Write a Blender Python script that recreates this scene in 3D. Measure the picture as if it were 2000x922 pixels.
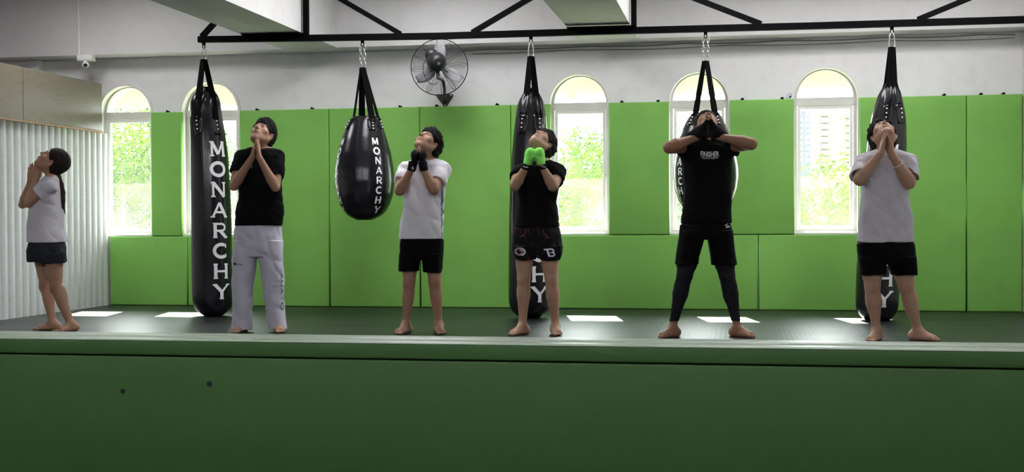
import bpy, bmesh, math, random
import numpy as np
from mathutils import Vector, Matrix, noise
from mathutils.bvhtree import BVHTree

# ------------------------------------------------------------------ scene, camera, light
for o in list(bpy.data.objects): bpy.data.objects.remove(o)
SC = bpy.context.scene
COL = SC.collection
RES = 0.0042                       # voxel size of the figures, metres

FPX, VPX, HOR, ROLL, CAMH = 2450., 1440., 427., .005, .889
_a = math.atan((VPX-1000)/FPX); _p = math.atan((461-HOR)/FPX)
_F0 = Vector((-math.sin(_a), math.cos(_a), 0)); _R0 = Vector((math.cos(_a), math.sin(_a), 0)); _Z = Vector((0, 0, 1))
CF = _F0*math.cos(_p) - _Z*math.sin(_p); _U = _Z*math.cos(_p) + _F0*math.sin(_p)
CR = _R0*math.cos(ROLL) - _U*math.sin(ROLL); CU = _U*math.cos(ROLL) + _R0*math.sin(ROLL)
CO = Vector((0, 0, CAMH))
cam = bpy.data.cameras.new('camera'); cam.sensor_width = 36; cam.lens = FPX/2000*36
cam.clip_end = 3000; cam.clip_start = .05
camo = bpy.data.objects.new('camera', cam); COL.objects.link(camo)
camo.matrix_world = Matrix(((CR.x, CU.x, -CF.x, 0), (CR.y, CU.y, -CF.y, 0), (CR.z, CU.z, -CF.z, CAMH), (0, 0, 0, 1)))
SC.camera = camo
def ray(px, py): return CF + CR*((px-1000)/FPX) + CU*((461-py)/FPX)
def onY(px, py, Y): d = ray(px, py); return CO + d*(Y/d.y)
def onX(px, py, X): d = ray(px, py); return CO + d*(X/d.x)
def onZ(px, py, z): d = ray(px, py); return CO + d*((z-CAMH)/d.z)
def at(px, py, D): return CO + ray(px, py)*D

SC.view_settings.view_transform = 'Standard'; SC.view_settings.look = 'None'
SC.view_settings.gamma = 1; SC.view_settings.use_curve_mapping = False
SC.view_settings.exposure = 0.5
W = bpy.data.worlds.new('world'); SC.world = W; W.use_nodes = True
bg = W.node_tree.nodes['Background']; bg.inputs[0].default_value = (.93, .97, 1, 1); bg.inputs[1].default_value = 14
sun = bpy.data.lights.new('sun', 'SUN'); sun.energy = 50; sun.angle = math.radians(.6); sun.color = (1, .93, .82)
suno = bpy.data.objects.new('sun', sun); COL.objects.link(suno)
SUNV = Vector((.21, -1, -.80)).normalized()       # direction the light travels: in through the windows
suno.rotation_euler = SUNV.to_track_quat('-Z', 'Y').to_euler(); suno.location = (-3, 20, 12)
FRONT_W = 1.05  # share of tube strength for the added front fill row
FILL_PANEL_W = 9.5                                       # emission strength of the added fill panels over the bags
FILL_TUBE_W = 125.                                       # emission strength of the added fill tubes

# ------------------------------------------------------------------ materials
MATS = {}
def rgb(c):
    if isinstance(c, str):
        c = c.lstrip('#'); v = [int(c[i:i+2], 16)/255 for i in (0, 2, 4)]
        return tuple(x/12.92 if x <= .04045 else ((x+.055)/1.055)**2.4 for x in v)
    return c
def mat(name, c, rough=.6, metal=0, bump=0, scale=40, vary=0, spec=.5, stretch=(1, 1, 1), coat=0, sheen=0, detail=3, vscale=None, sss=0):
    if name in MATS: return MATS[name]
    m = bpy.data.materials.new(name); m.use_nodes = True; nt = m.node_tree; b = nt.nodes['Principled BSDF']
    c = rgb(c); b.inputs['Base Color'].default_value = (*c, 1); b.inputs['Roughness'].default_value = rough
    b.inputs['Metallic'].default_value = metal; b.inputs['Specular IOR Level'].default_value = spec
    b.inputs['Coat Weight'].default_value = coat; b.inputs['Sheen Weight'].default_value = sheen
    if sss: b.inputs['Subsurface Weight'].default_value = sss; b.inputs['Subsurface Radius'].default_value = (.02, .008, .004); b.inputs['Subsurface Scale'].default_value = .6
    tc = nt.nodes.new('ShaderNodeTexCoord'); mp = nt.nodes.new('ShaderNodeMapping'); mp.inputs['Scale'].default_value = stretch
    nt.links.new(tc.outputs['Object'], mp.inputs[0])
    if bump:
        n = nt.nodes.new('ShaderNodeTexNoise'); n.inputs['Scale'].default_value = scale; n.inputs['Detail'].default_value = detail
        nt.links.new(mp.outputs[0], n.inputs['Vector'])
        bp = nt.nodes.new('ShaderNodeBump'); bp.inputs['Strength'].default_value = bump; bp.inputs['Distance'].default_value = .01
        nt.links.new(n.outputs[0], bp.inputs['Height']); nt.links.new(bp.outputs[0], b.inputs['Normal'])
    if vary:
        n2 = nt.nodes.new('ShaderNodeTexNoise'); n2.inputs['Scale'].default_value = vscale or scale/8; n2.inputs['Detail'].default_value = 4
        nt.links.new(mp.outputs[0], n2.inputs['Vector'])
        mr = nt.nodes.new('ShaderNodeMapRange'); mr.inputs[1].default_value = .3; mr.inputs[2].default_value = .5
        mr.inputs[3].default_value = 1-vary; mr.inputs[4].default_value = 1+vary
        nt.links.new(n2.outputs[0], mr.inputs[0])
        mx = nt.nodes.new('ShaderNodeMix'); mx.data_type = 'RGBA'; mx.blend_type = 'MULTIPLY'; mx.inputs[0].default_value = 1
        mx.inputs[6].default_value = (*c, 1); nt.links.new(mr.outputs[0], mx.inputs[7]); nt.links.new(mx.outputs[2], b.inputs['Base Color'])
    MATS[name] = m; return m

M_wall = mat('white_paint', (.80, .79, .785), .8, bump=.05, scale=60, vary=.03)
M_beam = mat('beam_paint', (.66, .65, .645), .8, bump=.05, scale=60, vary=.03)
M_green = mat('green_vinyl', (.212, .50, .090), .65, bump=.12, scale=220, vary=.04, vscale=3)
M_white = mat('white_aluminium', (.80, .80, .78), .4, vary=.02)
M_trim = mat('white_moulding', (.82, .81, .78), .5)
M_steel = mat('black_steel', (.002, .002, .0025), .7, bump=.05, scale=80, vary=.2, spec=.05)
M_leather = mat('black_leather', (.007, .007, .009), .22, bump=.05, scale=26, vary=.15, spec=.5)
M_web = mat('black_webbing', (.0022, .0022, .0024), .9, bump=.1, scale=300, spec=.08)
M_zinc = mat('zinc_steel', (.6, .6, .58), .3, metal=1, vary=.1)
M_print = mat('white_print', (.90, .90, .92), .5)
M_dark = mat('dark_hole', (.004, .006, .003), .9)
M_wood = mat('pale_wood_edge', '#a98b70', .6, vary=.1)

# floor: black rubber mat with fine raised ribs, tile seams
def floor_mat():
    m = bpy.data.materials.new('ribbed_rubber'); m.use_nodes = True; nt = m.node_tree; b = nt.nodes['Principled BSDF']
    tc = nt.nodes.new('ShaderNodeTexCoord'); sp = nt.nodes.new('ShaderNodeSeparateXYZ'); nt.links.new(tc.outputs['Object'], sp.inputs[0])
    def mth(op, a, bb=None):
        n = nt.nodes.new('ShaderNodeMath'); n.operation = op
        for i, v in enumerate((a, bb)):
            if v is None: continue
            if isinstance(v, (int, float)): n.inputs[i].default_value = v
            else: nt.links.new(v, n.inputs[i])
        return n.outputs[0]
    x, y = sp.outputs[0], sp.outputs[1]
    rib = mth('SINE', mth('MULTIPLY', x, 2*math.pi/.036))
    rib = mth('POWER', mth('MULTIPLY', mth('ADD', rib, 1), .5), 5)
    rib2 = mth('SINE', mth('MULTIPLY', y, 2*math.pi/.06))
    rib2 = mth('POWER', mth('MULTIPLY', mth('ADD', rib2, 1), .5), 3)
    hh = mth('ADD', mth('MULTIPLY', rib, 1.0), mth('MULTIPLY', rib2, .35))
    sx = mth('ABSOLUTE', mth('SUBTRACT', mth('FRACT', mth('ADD', x, .27)), .5)); sy = mth('ABSOLUTE', mth('SUBTRACT', mth('FRACT', mth('ADD', mth('MULTIPLY', y, .5), .1)), .5))
    seam = mth('MAXIMUM', mth('GREATER_THAN', sx, .492), mth('GREATER_THAN', sy, .496))
    hh = mth('SUBTRACT', hh, mth('MULTIPLY', seam, 2))
    bp = nt.nodes.new('ShaderNodeBump'); bp.inputs['Strength'].default_value = .25; bp.inputs['Distance'].default_value = .001
    nt.links.new(hh, bp.inputs['Height']); nt.links.new(bp.outputs[0], b.inputs['Normal'])
    n = nt.nodes.new('ShaderNodeTexNoise'); n.inputs['Scale'].default_value = 1.7; n.inputs['Detail'].default_value = 5
    nt.links.new(tc.outputs['Object'], n.inputs['Vector'])
    cr = nt.nodes.new('ShaderNodeValToRGB'); cr.color_ramp.elements[0].position = .3; cr.color_ramp.elements[1].position = .5
    cr.color_ramp.elements[0].color = (.003, .004, .0045, 1); cr.color_ramp.elements[1].color = (.008, .010, .011, 1)
    nt.links.new(n.outputs[0], cr.inputs[0])
    mx = nt.nodes.new('ShaderNodeMix'); mx.data_type = 'RGBA'; mx.inputs[7].default_value = (.024, .028, .030, 1)
    nt.links.new(mth('MULTIPLY', rib, .8), mx.inputs[0]); nt.links.new(cr.outputs[0], mx.inputs[6]); nt.links.new(mx.outputs[2], b.inputs['Base Color'])
    rr = nt.nodes.new('ShaderNodeMapRange'); rr.inputs[3].default_value = .33; rr.inputs[4].default_value = .48
    nt.links.new(n.outputs[0], rr.inputs[0]); nt.links.new(rr.outputs[0], b.inputs['Roughness']); b.inputs['Specular IOR Level'].default_value = .5
    return m
M_floor = floor_mat()

def glass_mat():
    m = bpy.data.materials.new('veiled_glass'); m.use_nodes = True; nt = m.node_tree; nt.nodes.remove(nt.nodes['Principled BSDF'])
    out = nt.nodes['Material Output']; tr = nt.nodes.new('ShaderNodeBsdfTransparent'); tr.inputs[0].default_value = (.93, .96, .94, 1)
    tl = nt.nodes.new('ShaderNodeBsdfTranslucent'); tl.inputs[0].default_value = (.95, .97, .95, 1)  # white veil in the pane stands in for outdoor haze and glare
    gl = nt.nodes.new('ShaderNodeBsdfGlossy'); gl.inputs['Roughness'].default_value = .03
    mx = nt.nodes.new('ShaderNodeMixShader'); mx.inputs[0].default_value = .11
    n = nt.nodes.new('ShaderNodeTexNoise'); n.inputs['Scale'].default_value = 2.2; n.inputs['Detail'].default_value = 5
    tc = nt.nodes.new('ShaderNodeTexCoord'); nt.links.new(tc.outputs['Object'], n.inputs['Vector'])
    mr = nt.nodes.new('ShaderNodeMapRange'); mr.inputs[1].default_value = .35; mr.inputs[2].default_value = .65; mr.inputs[3].default_value = .006; mr.inputs[4].default_value = .018
    nt.links.new(n.outputs[0], mr.inputs[0]); nt.links.new(mr.outputs[0], mx.inputs[0])
    m2 = nt.nodes.new('ShaderNodeMixShader'); m2.inputs[0].default_value = .05
    nt.links.new(tr.outputs[0], mx.inputs[1]); nt.links.new(tl.outputs[0], mx.inputs[2])
    nt.links.new(mx.outputs[0], m2.inputs[1]); nt.links.new(gl.outputs[0], m2.inputs[2]); nt.links.new(m2.outputs[0], out.inputs[0])
    return m
M_glass = glass_mat()

# ------------------------------------------------------------------ mesh helpers
def link(name, me, m=None, parent=None, smooth=False):
    o = bpy.data.objects.new(name, me); COL.objects.link(o)
    if m is not None and len(me.materials) == 0: me.materials.append(m)
    if smooth:
        me.polygons.foreach_set('use_smooth', [True]*len(me.polygons))
    if parent is not None: o.parent = parent; o.matrix_parent_inverse = Matrix.Translation(-Vector(parent.location))
    return o
def obj(name, bm, m=None, parent=None, smooth=False):
    me = bpy.data.meshes.new(name); bmesh.ops.recalc_face_normals(bm, faces=bm.faces); bm.to_mesh(me); bm.free()
    return link(name, me, m, parent, smooth)
def empty(name, loc):
    o = bpy.data.objects.new(name, None); COL.objects.link(o); o.location = loc; o.empty_display_size = .1; return o
def tag(o, label=None, cat=None, group=None, kind=None):
    if label: o['label'] = label
    if cat: o['category'] = cat
    if group: o['group'] = group
    if kind: o['kind'] = kind
    return o
def thing(name, loc, label, cat, group=None): return tag(empty(name, loc), label, cat, group)
def NB(): return bmesh.new()
def add_box(bm, x0, x1, y0, y1, z0, z1, M=None, bev=0):
    r = bmesh.ops.create_cube(bm, size=1); vs = r['verts']
    for v in vs:
        v.co = Vector(((x0+x1)/2+v.co.x*(x1-x0), (y0+y1)/2+v.co.y*(y1-y0), (z0+z1)/2+v.co.z*(z1-z0)))
    if bev:
        es = list({e for v in vs for e in v.link_edges})
        rr = bmesh.ops.bevel(bm, geom=es, offset=bev, segments=2, affect='EDGES', profile=.6); vs = [v for v in rr['verts']] if M else vs
    if M is not None:
        for v in vs: v.co = M @ v.co
    return vs
def frame_of(d):
    d = d.normalized(); a = Vector((0, 0, 1)) if abs(d.z) < .9 else Vector((1, 0, 0))
    u = d.cross(a).normalized(); v = d.cross(u).normalized(); return u, v
def add_bar(bm, a, b, w, h=None, up=None):
    a, b = Vector(a), Vector(b); h = h or w; d = (b-a).normalized()
    if up is None: u, v = frame_of(d)
    else: u = d.cross(Vector(up)).normalized(); v = u.cross(d).normalized()
    vs = [bm.verts.new(p+u*sx*w/2+v*sy*h/2) for p in (a, b) for sx, sy in ((-1, -1), (1, -1), (1, 1), (-1, 1))]
    for q in ((0, 1, 2, 3), (7, 6, 5, 4), (0, 4, 5, 1), (1, 5, 6, 2), (2, 6, 7, 3), (3, 7, 4, 0)): bm.faces.new([vs[i] for i in q])
def add_tube(bm, pts, r, seg=8, closed=False, rs=None):
    pts = [Vector(p) for p in pts]; n = len(pts); rings = []
    prev = None
    for i, p in enumerate(pts):
        if closed: d = pts[(i+1) % n]-pts[(i-1) % n]
        else: d = pts[min(i+1, n-1)]-pts[max(i-1, 0)]
        d.normalize()
        if prev is None: u, v = frame_of(d)
        else:
            u = (prev-d*prev.dot(d)).normalized(); v = d.cross(u)
        prev = u; rr = rs[i] if rs else r
        rings.append([bm.verts.new(p+u*math.cos(t*2*math.pi/seg)*rr+v*math.sin(t*2*math.pi/seg)*rr) for t in range(seg)])
    m = n if closed else n-1
    for i in range(m):
        A, B = rings[i], rings[(i+1) % n]
        for t in range(seg): bm.faces.new((A[t], A[(t+1) % seg], B[(t+1) % seg], B[t]))
    if not closed: bm.faces.new(rings[0][::-1]); bm.faces.new(rings[-1])
def add_prism(bm, pts2, y0, y1):
    """polygon in XZ extruded along Y"""
    A = [bm.verts.new((x, y0, z)) for x, z in pts2]; B = [bm.verts.new((x, y1, z)) for x, z in pts2]
    bm.faces.new(A); bm.faces.new(B[::-1]); n = len(A)
    for i in range(n): bm.faces.new((A[i], B[i], B[(i+1) % n], A[(i+1) % n]))
def struct(name, bm, m, label=None, smooth=False):
    o = obj(name, bm, m, None, smooth); o['kind'] = 'structure'
    if label: o['label'] = label; 
    return o

# ------------------------------------------------------------------ the room
YW = 12.30          # inner face of the window wall
YM = 12.23          # face of the green wall mats
WT = .26            # wall thickness
XR = 2.60           # right wall
ZC = 3.30           # ceiling
SOF = 2.60          # soffit of the beams
bm = NB(); add_box(bm, -10, 8, -3.0, YW+WT, -.15, 0); struct('floor', bm, M_floor, 'black ribbed rubber mat floor')
bm = NB(); add_box(bm, -10, 8, -3.0, YW+WT, ZC, ZC+.15); struct('ceiling', bm, M_wall)
WIN = [(-6.625, -6.05), (-5.70, -5.085), (-1.82, -1.245), (-.645, -.085), (.54, 1.125)]
SILL = .745; SPR = 2.015
def arch(cx, r, z0, n=24, a0=0, a1=180): return [(cx+r*math.cos(math.radians(a0+(a1-a0)*i/n)), z0+r*math.sin(math.radians(a0+(a1-a0)*i/n))) for i in range(n+1)]
bm = NB(); xs = -10
for (a, b) in WIN:
    add_box(bm, xs, a, YW, YW+WT, 0, ZC); add_box(bm, a, b, YW, YW+WT, 0, SILL)
    r = (b-a)/2; cx = (a+b)/2
    ar = arch(cx, r, SPR, 24)
    for i in range(24):           # slices above the arch
        (x1, z1), (x2, z2) = ar[i], ar[i+1]
        add_prism(bm, [(x2, z2), (x1, z1), (x1, ZC), (x2, ZC)], YW, YW+WT)
    xs = b
add_box(bm, xs, 8, YW, YW+WT, 0, ZC)
bmesh.ops.remove_doubles(bm, verts=bm.verts, dist=1e-5)
struct('wall_back', bm, M_wall, 'white painted window wall with five arched openings')
bm = NB(); add_box(bm, XR, XR+.2, 6.0, YW, 0, ZC); struct('wall_right', bm, M_trim)
bm = NB(); add_box(bm, 7.8, 8, -3, YW, 0, ZC); add_box(bm, XR+.2, 7.8, 6.0, 6.2, 0, ZC); struct('wall_right', bm, M_wall)
bm = NB(); add_box(bm, -10, 8, -3.2, -3.0, 0, ZC); struct('wall_front', bm, mat('grey_paint', (.22, .22, .22), .8))
bm = NB(); add_box(bm, -10.2, -10, -3.2, YW+WT, 0, ZC); struct('wall_left', bm, M_wall)

# beams under the ceiling: one along the window wall, two running out from it
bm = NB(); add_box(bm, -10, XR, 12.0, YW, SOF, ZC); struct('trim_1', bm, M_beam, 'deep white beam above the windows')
def beam_x(px, py): return onZ(px, py, SOF).x
bx = [(-4.49, -3.92), (-1.495, -.93)]
for i, (a, b) in enumerate(bx):
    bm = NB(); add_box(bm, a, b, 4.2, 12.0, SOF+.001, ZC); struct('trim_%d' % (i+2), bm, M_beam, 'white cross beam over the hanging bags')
# pilaster on the back wall beyond the partition
a = onY(60, 125, YW-.08).x; b = onY(77, 125, YW-.08).x
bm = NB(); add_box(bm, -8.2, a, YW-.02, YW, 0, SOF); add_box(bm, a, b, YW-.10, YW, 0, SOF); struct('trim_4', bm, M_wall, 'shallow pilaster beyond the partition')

# partition on the left: ribbed white foam below, brown glossy board above
XP = -6.52
bm = NB(); rib = .116; y = YW-.06; prof = []
while y > 5.6:
    for k in range(8):
        t = k/8; prof.append((XP+.018*math.sin(math.pi*min(1, t*1.15))**.7 if t < .87 else XP, y-rib*t))
    y -= rib
top, bot = 1.80, 0
vsT = [bm.verts.new((x, yy, top)) for x, yy in prof]; vsB = [bm.verts.new((x, yy, bot)) for x, yy in prof]
for i in range(len(prof)-1): bm.faces.new((vsB[i], vsB[i+1], vsT[i+1], vsT[i]))
bx0 = XP-.10
t2 = [bm.verts.new((bx0, prof[0][1], top)), bm.verts.new((bx0, prof[-1][1], top))]; b2 = [bm.verts.new((bx0, prof[0][1], bot)), bm.verts.new((bx0, prof[-1][1], bot))]
bm.faces.new([vsB[0], vsT[0], t2[0], b2[0]]); bm.faces.new([vsB[-1], b2[1], t2[1], vsT[-1]]); bm.faces.new([b2[0], t2[0], t2[1], b2[1]]); bm.faces.new(vsT+[t2[1], t2[0]])
M_foam = mat('white_ribbed_foam', (.70, .715, .715), .6, bump=.1, scale=120, vary=.04)
struct('wall_left', bm, M_foam, 'white vertically ribbed foam partition', smooth=False)
M_board = mat('brown_board', (.19, .16, .125), .38, bump=.03, scale=200, vary=.08, stretch=(1, 1, 6), vscale=6)
br = thing('wall_board', (XP, 9, 1.82), 'brown glossy board mounted above the white ribbed foam partition', 'board')
bm = NB(); add_box(bm, XP-.05, XP+.035, 10.62, 12.08, 1.82, 2.31, bev=.004); obj('panel', bm, M_board, br)
bm = NB(); add_box(bm, XP-.05, XP+.035, 5.6, 10.612, 1.82, 2.31, bev=.004); obj('panel', bm, M_board, br)
bm = NB(); add_box(bm, XP-.05, XP+.045, 5.6, 12.09, 1.80, 1.819, bev=.002); tag(obj('edge_strip', bm, M_wood, br), 'pale wooden strip under the board')

# ------------------------------------------------------------------ windows
M_frame = mat('window_aluminium', (.66, .65, .61), .45, vary=.03)
for k, (a, b) in enumerate(WIN):
    cx, r = (a+b)/2, (b-a)/2
    wn = empty('window_%d' % (k+1), (cx, YW+.1, SILL)); wn['kind'] = 'structure'; wn['label'] = 'arched window with a fanlight over one tall sash'
    y0, y1 = YW+.085, YW+.145
    bm = NB()
    def ring(ro, ri, z0, ya, yb, n=24):
        A = arch(cx, ro, z0, n); B = arch(cx, ri, z0, n)
        for i in range(n): add_prism(bm, [A[i], A[i+1], B[i+1], B[i]], ya, yb)
    ring(r-.001, r-.030, SPR+.02, y0, y1)
    add_box(bm, a+.001, b-.001, y0, y1, SPR-.055, SPR+.022)                # transom
    add_box(bm, a+.001, a+.03, y0, y1, SILL+.001, SPR-.05); add_box(bm, b-.03, b-.001, y0, y1, SILL+.001, SPR-.05)
    add_box(bm, a+.03, b-.03, y0, y1, SILL+.001, SILL+.03)
    obj('window_frame', bm, M_frame, wn)
    bm = NB(); sa, sb, sz0, sz1 = a+.034, b-.034, SILL+.032, SPR-.058; ys0, ys1 = y0+.012, y0+.04; t = .030
    add_box(bm, sa, sb, ys0, ys1, sz1-t, sz1); add_box(bm, sa, sb, ys0, ys1, sz0, sz0+t)
    add_box(bm, sa, sa+t, ys0, ys1, sz0+t, sz1-t); add_box(bm, sb-t, sb, ys0, ys1, sz0+t, sz1-t)
    obj('sash', bm, M_white, wn)
    bm = NB(); yg = (ys0+ys1)/2
    add_box(bm, sa+t-.004, sb-t+.004, yg-.002, yg+.002, sz0+t-.004, sz1-t+.004)
    obj('pane', bm, M_glass, wn)
    bm = NB(); A = arch(cx, r-.028, SPR+.021); add_prism(bm, A, yg-.002, yg+.002); obj('pane', bm, M_glass, wn)
    bm = NB()                                                               # raised arch moulding round the opening
    for (ro, ri, ya, yb) in ((r+.026, r, YW-.014, YW),):
        ring(ro, ri, SPR, ya, yb)
        for s in (-1, 1):
            xo, xi = cx+s*ro, cx+s*ri; add_box(bm, min(xo, xi), max(xo, xi), ya, yb, SILL-.02, SPR)
    obj('moulding', bm, M_trim, wn)
    bm = NB(); add_box(bm, a-.026, b+.026, YW-.035, YW-.0005, SILL-.022, SILL-.002, bev=.004); add_box(bm, a+.001, b-.001, YW, y0-.001, SILL+.0005, SILL+.008)
    obj('window_sill', bm, M_trim, wn)
    bm = NB(); hz = 1.33; add_box(bm, sb-.022, sb-.010, ys0-.014, ys0-.0005, hz-.05, hz+.05, bev=.004); add_bar(bm, (sb-.016, ys0-.02, hz-.02), (sb-.016, ys0-.02, hz+.035), .010, .014)
    obj('latch', bm, M_white, wn)

# ------------------------------------------------------------------ outside: eave, trees, towers
M_eave = mat('eave_paint', (.29, .255, .22), .8, vary=.05)
bm = NB(); add_box(bm, -10, 8, YW+WT, YW+1.25, 2.56, 2.76); add_box(bm, -10, 8, YW+1.15, YW+1.25, 2.19, 2.56); struct('trim_5', bm, M_eave, 'eave outside over the windows')
M_bark = mat('bark', (.16, .12, .09), .9, bump=.5, scale=20, vary=.2)
def leaf_mat(name, c):
    m = bpy.data.materials.new(name); m.use_nodes = True; nt = m.node_tree; nt.nodes.remove(nt.nodes['Principled BSDF']); out = nt.nodes['Material Output']
    oi = nt.nodes.new('ShaderNodeTexCoord'); n = nt.nodes.new('ShaderNodeTexNoise'); n.inputs['Scale'].default_value = 1.2; n.inputs['Detail'].default_value = 3; nt.links.new(oi.outputs['Object'], n.inputs['Vector'])
    cr = nt.nodes.new('ShaderNodeValToRGB'); cr.color_ramp.elements[0].position = .35; cr.color_ramp.elements[1].position = .65
    c = Vector(c); cr.color_ramp.elements[0].color = (*(c*.55), 1); cr.color_ramp.elements[1].color = (*(c*1.15), 1); nt.links.new(n.outputs[0], cr.inputs[0])
    d = nt.nodes.new('ShaderNodeBsdfDiffuse'); t = nt.nodes.new('ShaderNodeBsdfTranslucent'); mx = nt.nodes.new('ShaderNodeMixShader'); mx.inputs[0].default_value = .5
    nt.links.new(cr.outputs[0], d.inputs[0]); nt.links.new(cr.outputs[0], t.inputs[0]); nt.links.new(d.outputs[0], mx.inputs[1]); nt.links.new(t.outputs[0], mx.inputs[2]); nt.links.new(mx.outputs[0], out.inputs[0])
    return m
LEAF = [leaf_mat('leaf_yellow_green', (0.075, 0.124, 0.022)), leaf_mat('leaf_mid_green', (0.038, 0.083, 0.026)), leaf_mat('leaf_pale_green', (0.075, 0.116, 0.056))]
GZ = -6.0
M_ground = mat('ground', (.12, .14, .08), .9, vary=.2, scale=3)
bm = NB(); add_box(bm, -500, 500, YW+WT, 1200, GZ-.2, GZ); struct('floor_outside', bm, M_ground, 'ground far below the windows')
def tree(x, y, top, rx, seed, mi, label, n=13000):
    rnd = random.Random(seed); t = thing('tree', (x, y, GZ), label, 'tree', 'trees outside the windows')
    h = top-GZ; bm = NB()
    add_tube(bm, [(x, y, GZ), (x+.2, y, GZ+h*.4), (x-.1, y+.1, GZ+h*.7)], .2, 10, rs=[.24, .18, .1])
    for k in range(7):
        an = k*.9+rnd.random(); z0 = GZ+h*(.35+.05*k)
        add_tube(bm, [(x+.1, y, z0), (x+math.cos(an)*rx*.4, y+math.sin(an)*rx*.4, z0+h*.12), (x+math.cos(an)*rx*.8, y+math.sin(an)*rx*.8, z0+h*.22)], .06, 6, rs=[.09, .06, .02])
    obj('trunk', bm, M_bark, t)
    bl = [(rnd.uniform(-1, 1)*rx*.65, rnd.uniform(-1, 1)*rx*.65, top-rnd.uniform(.45, 3.6), rnd.uniform(.55, .95)) for _ in range(34)]
    bm = NB()
    for k in range(n):
        bx_, by_, bz_, br_ = rnd.choice(bl); v = Vector((rnd.gauss(0, 1), rnd.gauss(0, 1), rnd.gauss(0, 1))).normalized()*br_*(rnd.random()**.4)
        c = Vector((x+bx_, y+by_, bz_))+v
        if c.z > top: c.z = top-rnd.random()*.4
        u = Vector((rnd.gauss(0, 1), rnd.gauss(0, 1), rnd.gauss(0, .6))).normalized(); w = u.cross(Vector((rnd.gauss(0, 1), rnd.gauss(0, 1), rnd.gauss(0, 1)))).normalized()
        L = rnd.uniform(.035, .07); B = L*.34
        vs = [bm.verts.new(c+u*L), bm.verts.new(c+w*B), bm.verts.new(c-u*L), bm.verts.new(c-w*B)]; bm.faces.new(vs)
    me = bpy.data.meshes.new('crown'); bm.to_mesh(me); bm.free(); link('crown', me, LEAF[mi], t)
def tw(px, y): return onY(px, 300, y).x
for (px, y, top, rx, mi, lab) in [
    (205, 19, 2.9, 1.9, 0, 'yellow green tree filling the leftmost arched window'),
    (300, 24, 3.3, 2.4, 1, 'mid green tree behind the yellow one in the leftmost window'),
    (430, 20, 2.7, 2.0, 2, 'pale green tree seen beside the first long bag in the second window'),
    (1090, 21, 2.35, 1.8, 0, 'yellow green tree at the left of the middle window'),
    (1175, 25, 2.75, 2.3, 1, 'mid green tree at the right of the middle window'),
    (1330, 22, 2.75, 2.0, 2, 'pale green tree in the window behind the man with raised elbows'),
    (1415, 27, 2.4, 2.3, 1, 'mid green tree right of the man with raised elbows'),
    (1570, 20, 2.0, 1.7, 0, 'yellow green tree below the tower in the rightmost window'),
    (1665, 25, 2.35, 2.2, 2, 'pale green tree at the right edge of the rightmost window')]:
    tree(tw(px, y), y, top, rx, int(px), mi, lab)
def tower(px0, px1, py_top, dist, col, nfl, ncol, label, balc=True, name='apartment_tower'):
    a = onY(px0, 300, dist).x; b = onY(px1, 300, dist).x; zt = onY((px0+px1)/2, py_top, dist).z; fh = 3.15
    t = thing(name, ((a+b)/2, dist, GZ), label, 'building', 'apartment towers beyond the trees')
    m = mat('tower_paint_%s' % label[:6].strip().replace(' ', '_'), col, .8)
    bm = NB(); add_box(bm, a, b, dist, dist+14, GZ, zt); add_box(bm, a+(b-a)*.3, a+(b-a)*.7, dist+4, dist+9, zt, zt+3); obj('wall', bm, m, t)
    gw = mat('tower_glass', (.22, .25, .28), .3); cw = (b-a)/ncol
    for j in range(nfl):
        z = zt-2.6-j*fh
        for i in range(ncol):
            x0 = a+cw*(i+.22); x1 = a+cw*(i+.78)
            bm = NB(); add_box(bm, x0, x1, dist-.12, dist+.1, z-.2, z+1.3); obj('window', bm, gw, t)
            if balc and i % 2 == 1:
                bm = NB(); add_box(bm, x0-.5, x1+.5, dist-1.3, dist-.13, z-1.1, z-.9); add_box(bm, x0-.5, x1+.5, dist-1.3, dist-1.2, z-.9, z-.2); obj('balcony', bm, m, t)
tower(1586, 1636, 212, 620, (.09, .073, .07), 9, 3, 'pinkish apartment tower with dark windows in the rightmost window')
tower(1558, 1583, 226, 700, (.05, .053, .065), 8, 2, 'grey slab tower left of the pinkish one', False)
tower(1640, 1675, 214, 560, (.10, .08, .067), 9, 3, 'cream tower with balconies at the right edge of the rightmost window')
tower(1112, 1134, 212, 900, (.085, .082, .088), 7, 2, 'distant tower left in the middle window', False)
tower(1142, 1172, 216, 850, (.09, .082, .08), 7, 3, 'distant tower right in the middle window', False)

# ------------------------------------------------------------------ added fill tubes and panels, unseen (above the frame)
def tube_mat(e):
    n = 'lit_fill_tube_%d' % int(e*100)
    if n in MATS: return MATS[n]
    m = bpy.data.materials.new(n); m.use_nodes = True; b = m.node_tree.nodes['Principled BSDF']; b.inputs['Emission Color'].default_value = (.98, .975, 1, 1); b.inputs['Emission Strength'].default_value = FILL_TUBE_W*e; MATS[n] = m; return m
def fill_tube(x, y, label, e=1.):  # added tube, out of view, to lift the camera side
    t = thing('fill_tube', (x, y, ZC), label, 'added fill light', 'added fill tubes on the ceiling')
    bm = NB(); add_box(bm, x-.65, x+.65, y-.06, y+.06, ZC-.05, ZC-.001, bev=.006); obj('housing', bm, M_trim, t)
    bm = NB(); add_tube(bm, [(x-.6, y, ZC-.10), (x+.6, y, ZC-.10)], .028, 8); obj('tube', bm, tube_mat(e), t)
    for s in (-1, 1): bm = NB(); add_box(bm, x+s*.62-.015, x+s*.62+.015, y-.03, y+.03, ZC-.135, ZC-.05); obj('tube_holder', bm, M_trim, t)
for x, w in ((-5.9, 'far left'), (-3.2, 'left of centre'), (-.4, 'right of centre'), (1.7, 'near the right wall')): fill_tube(x, .4, 'added fill tube, unseen, behind the half wall, '+w, FRONT_W)
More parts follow.
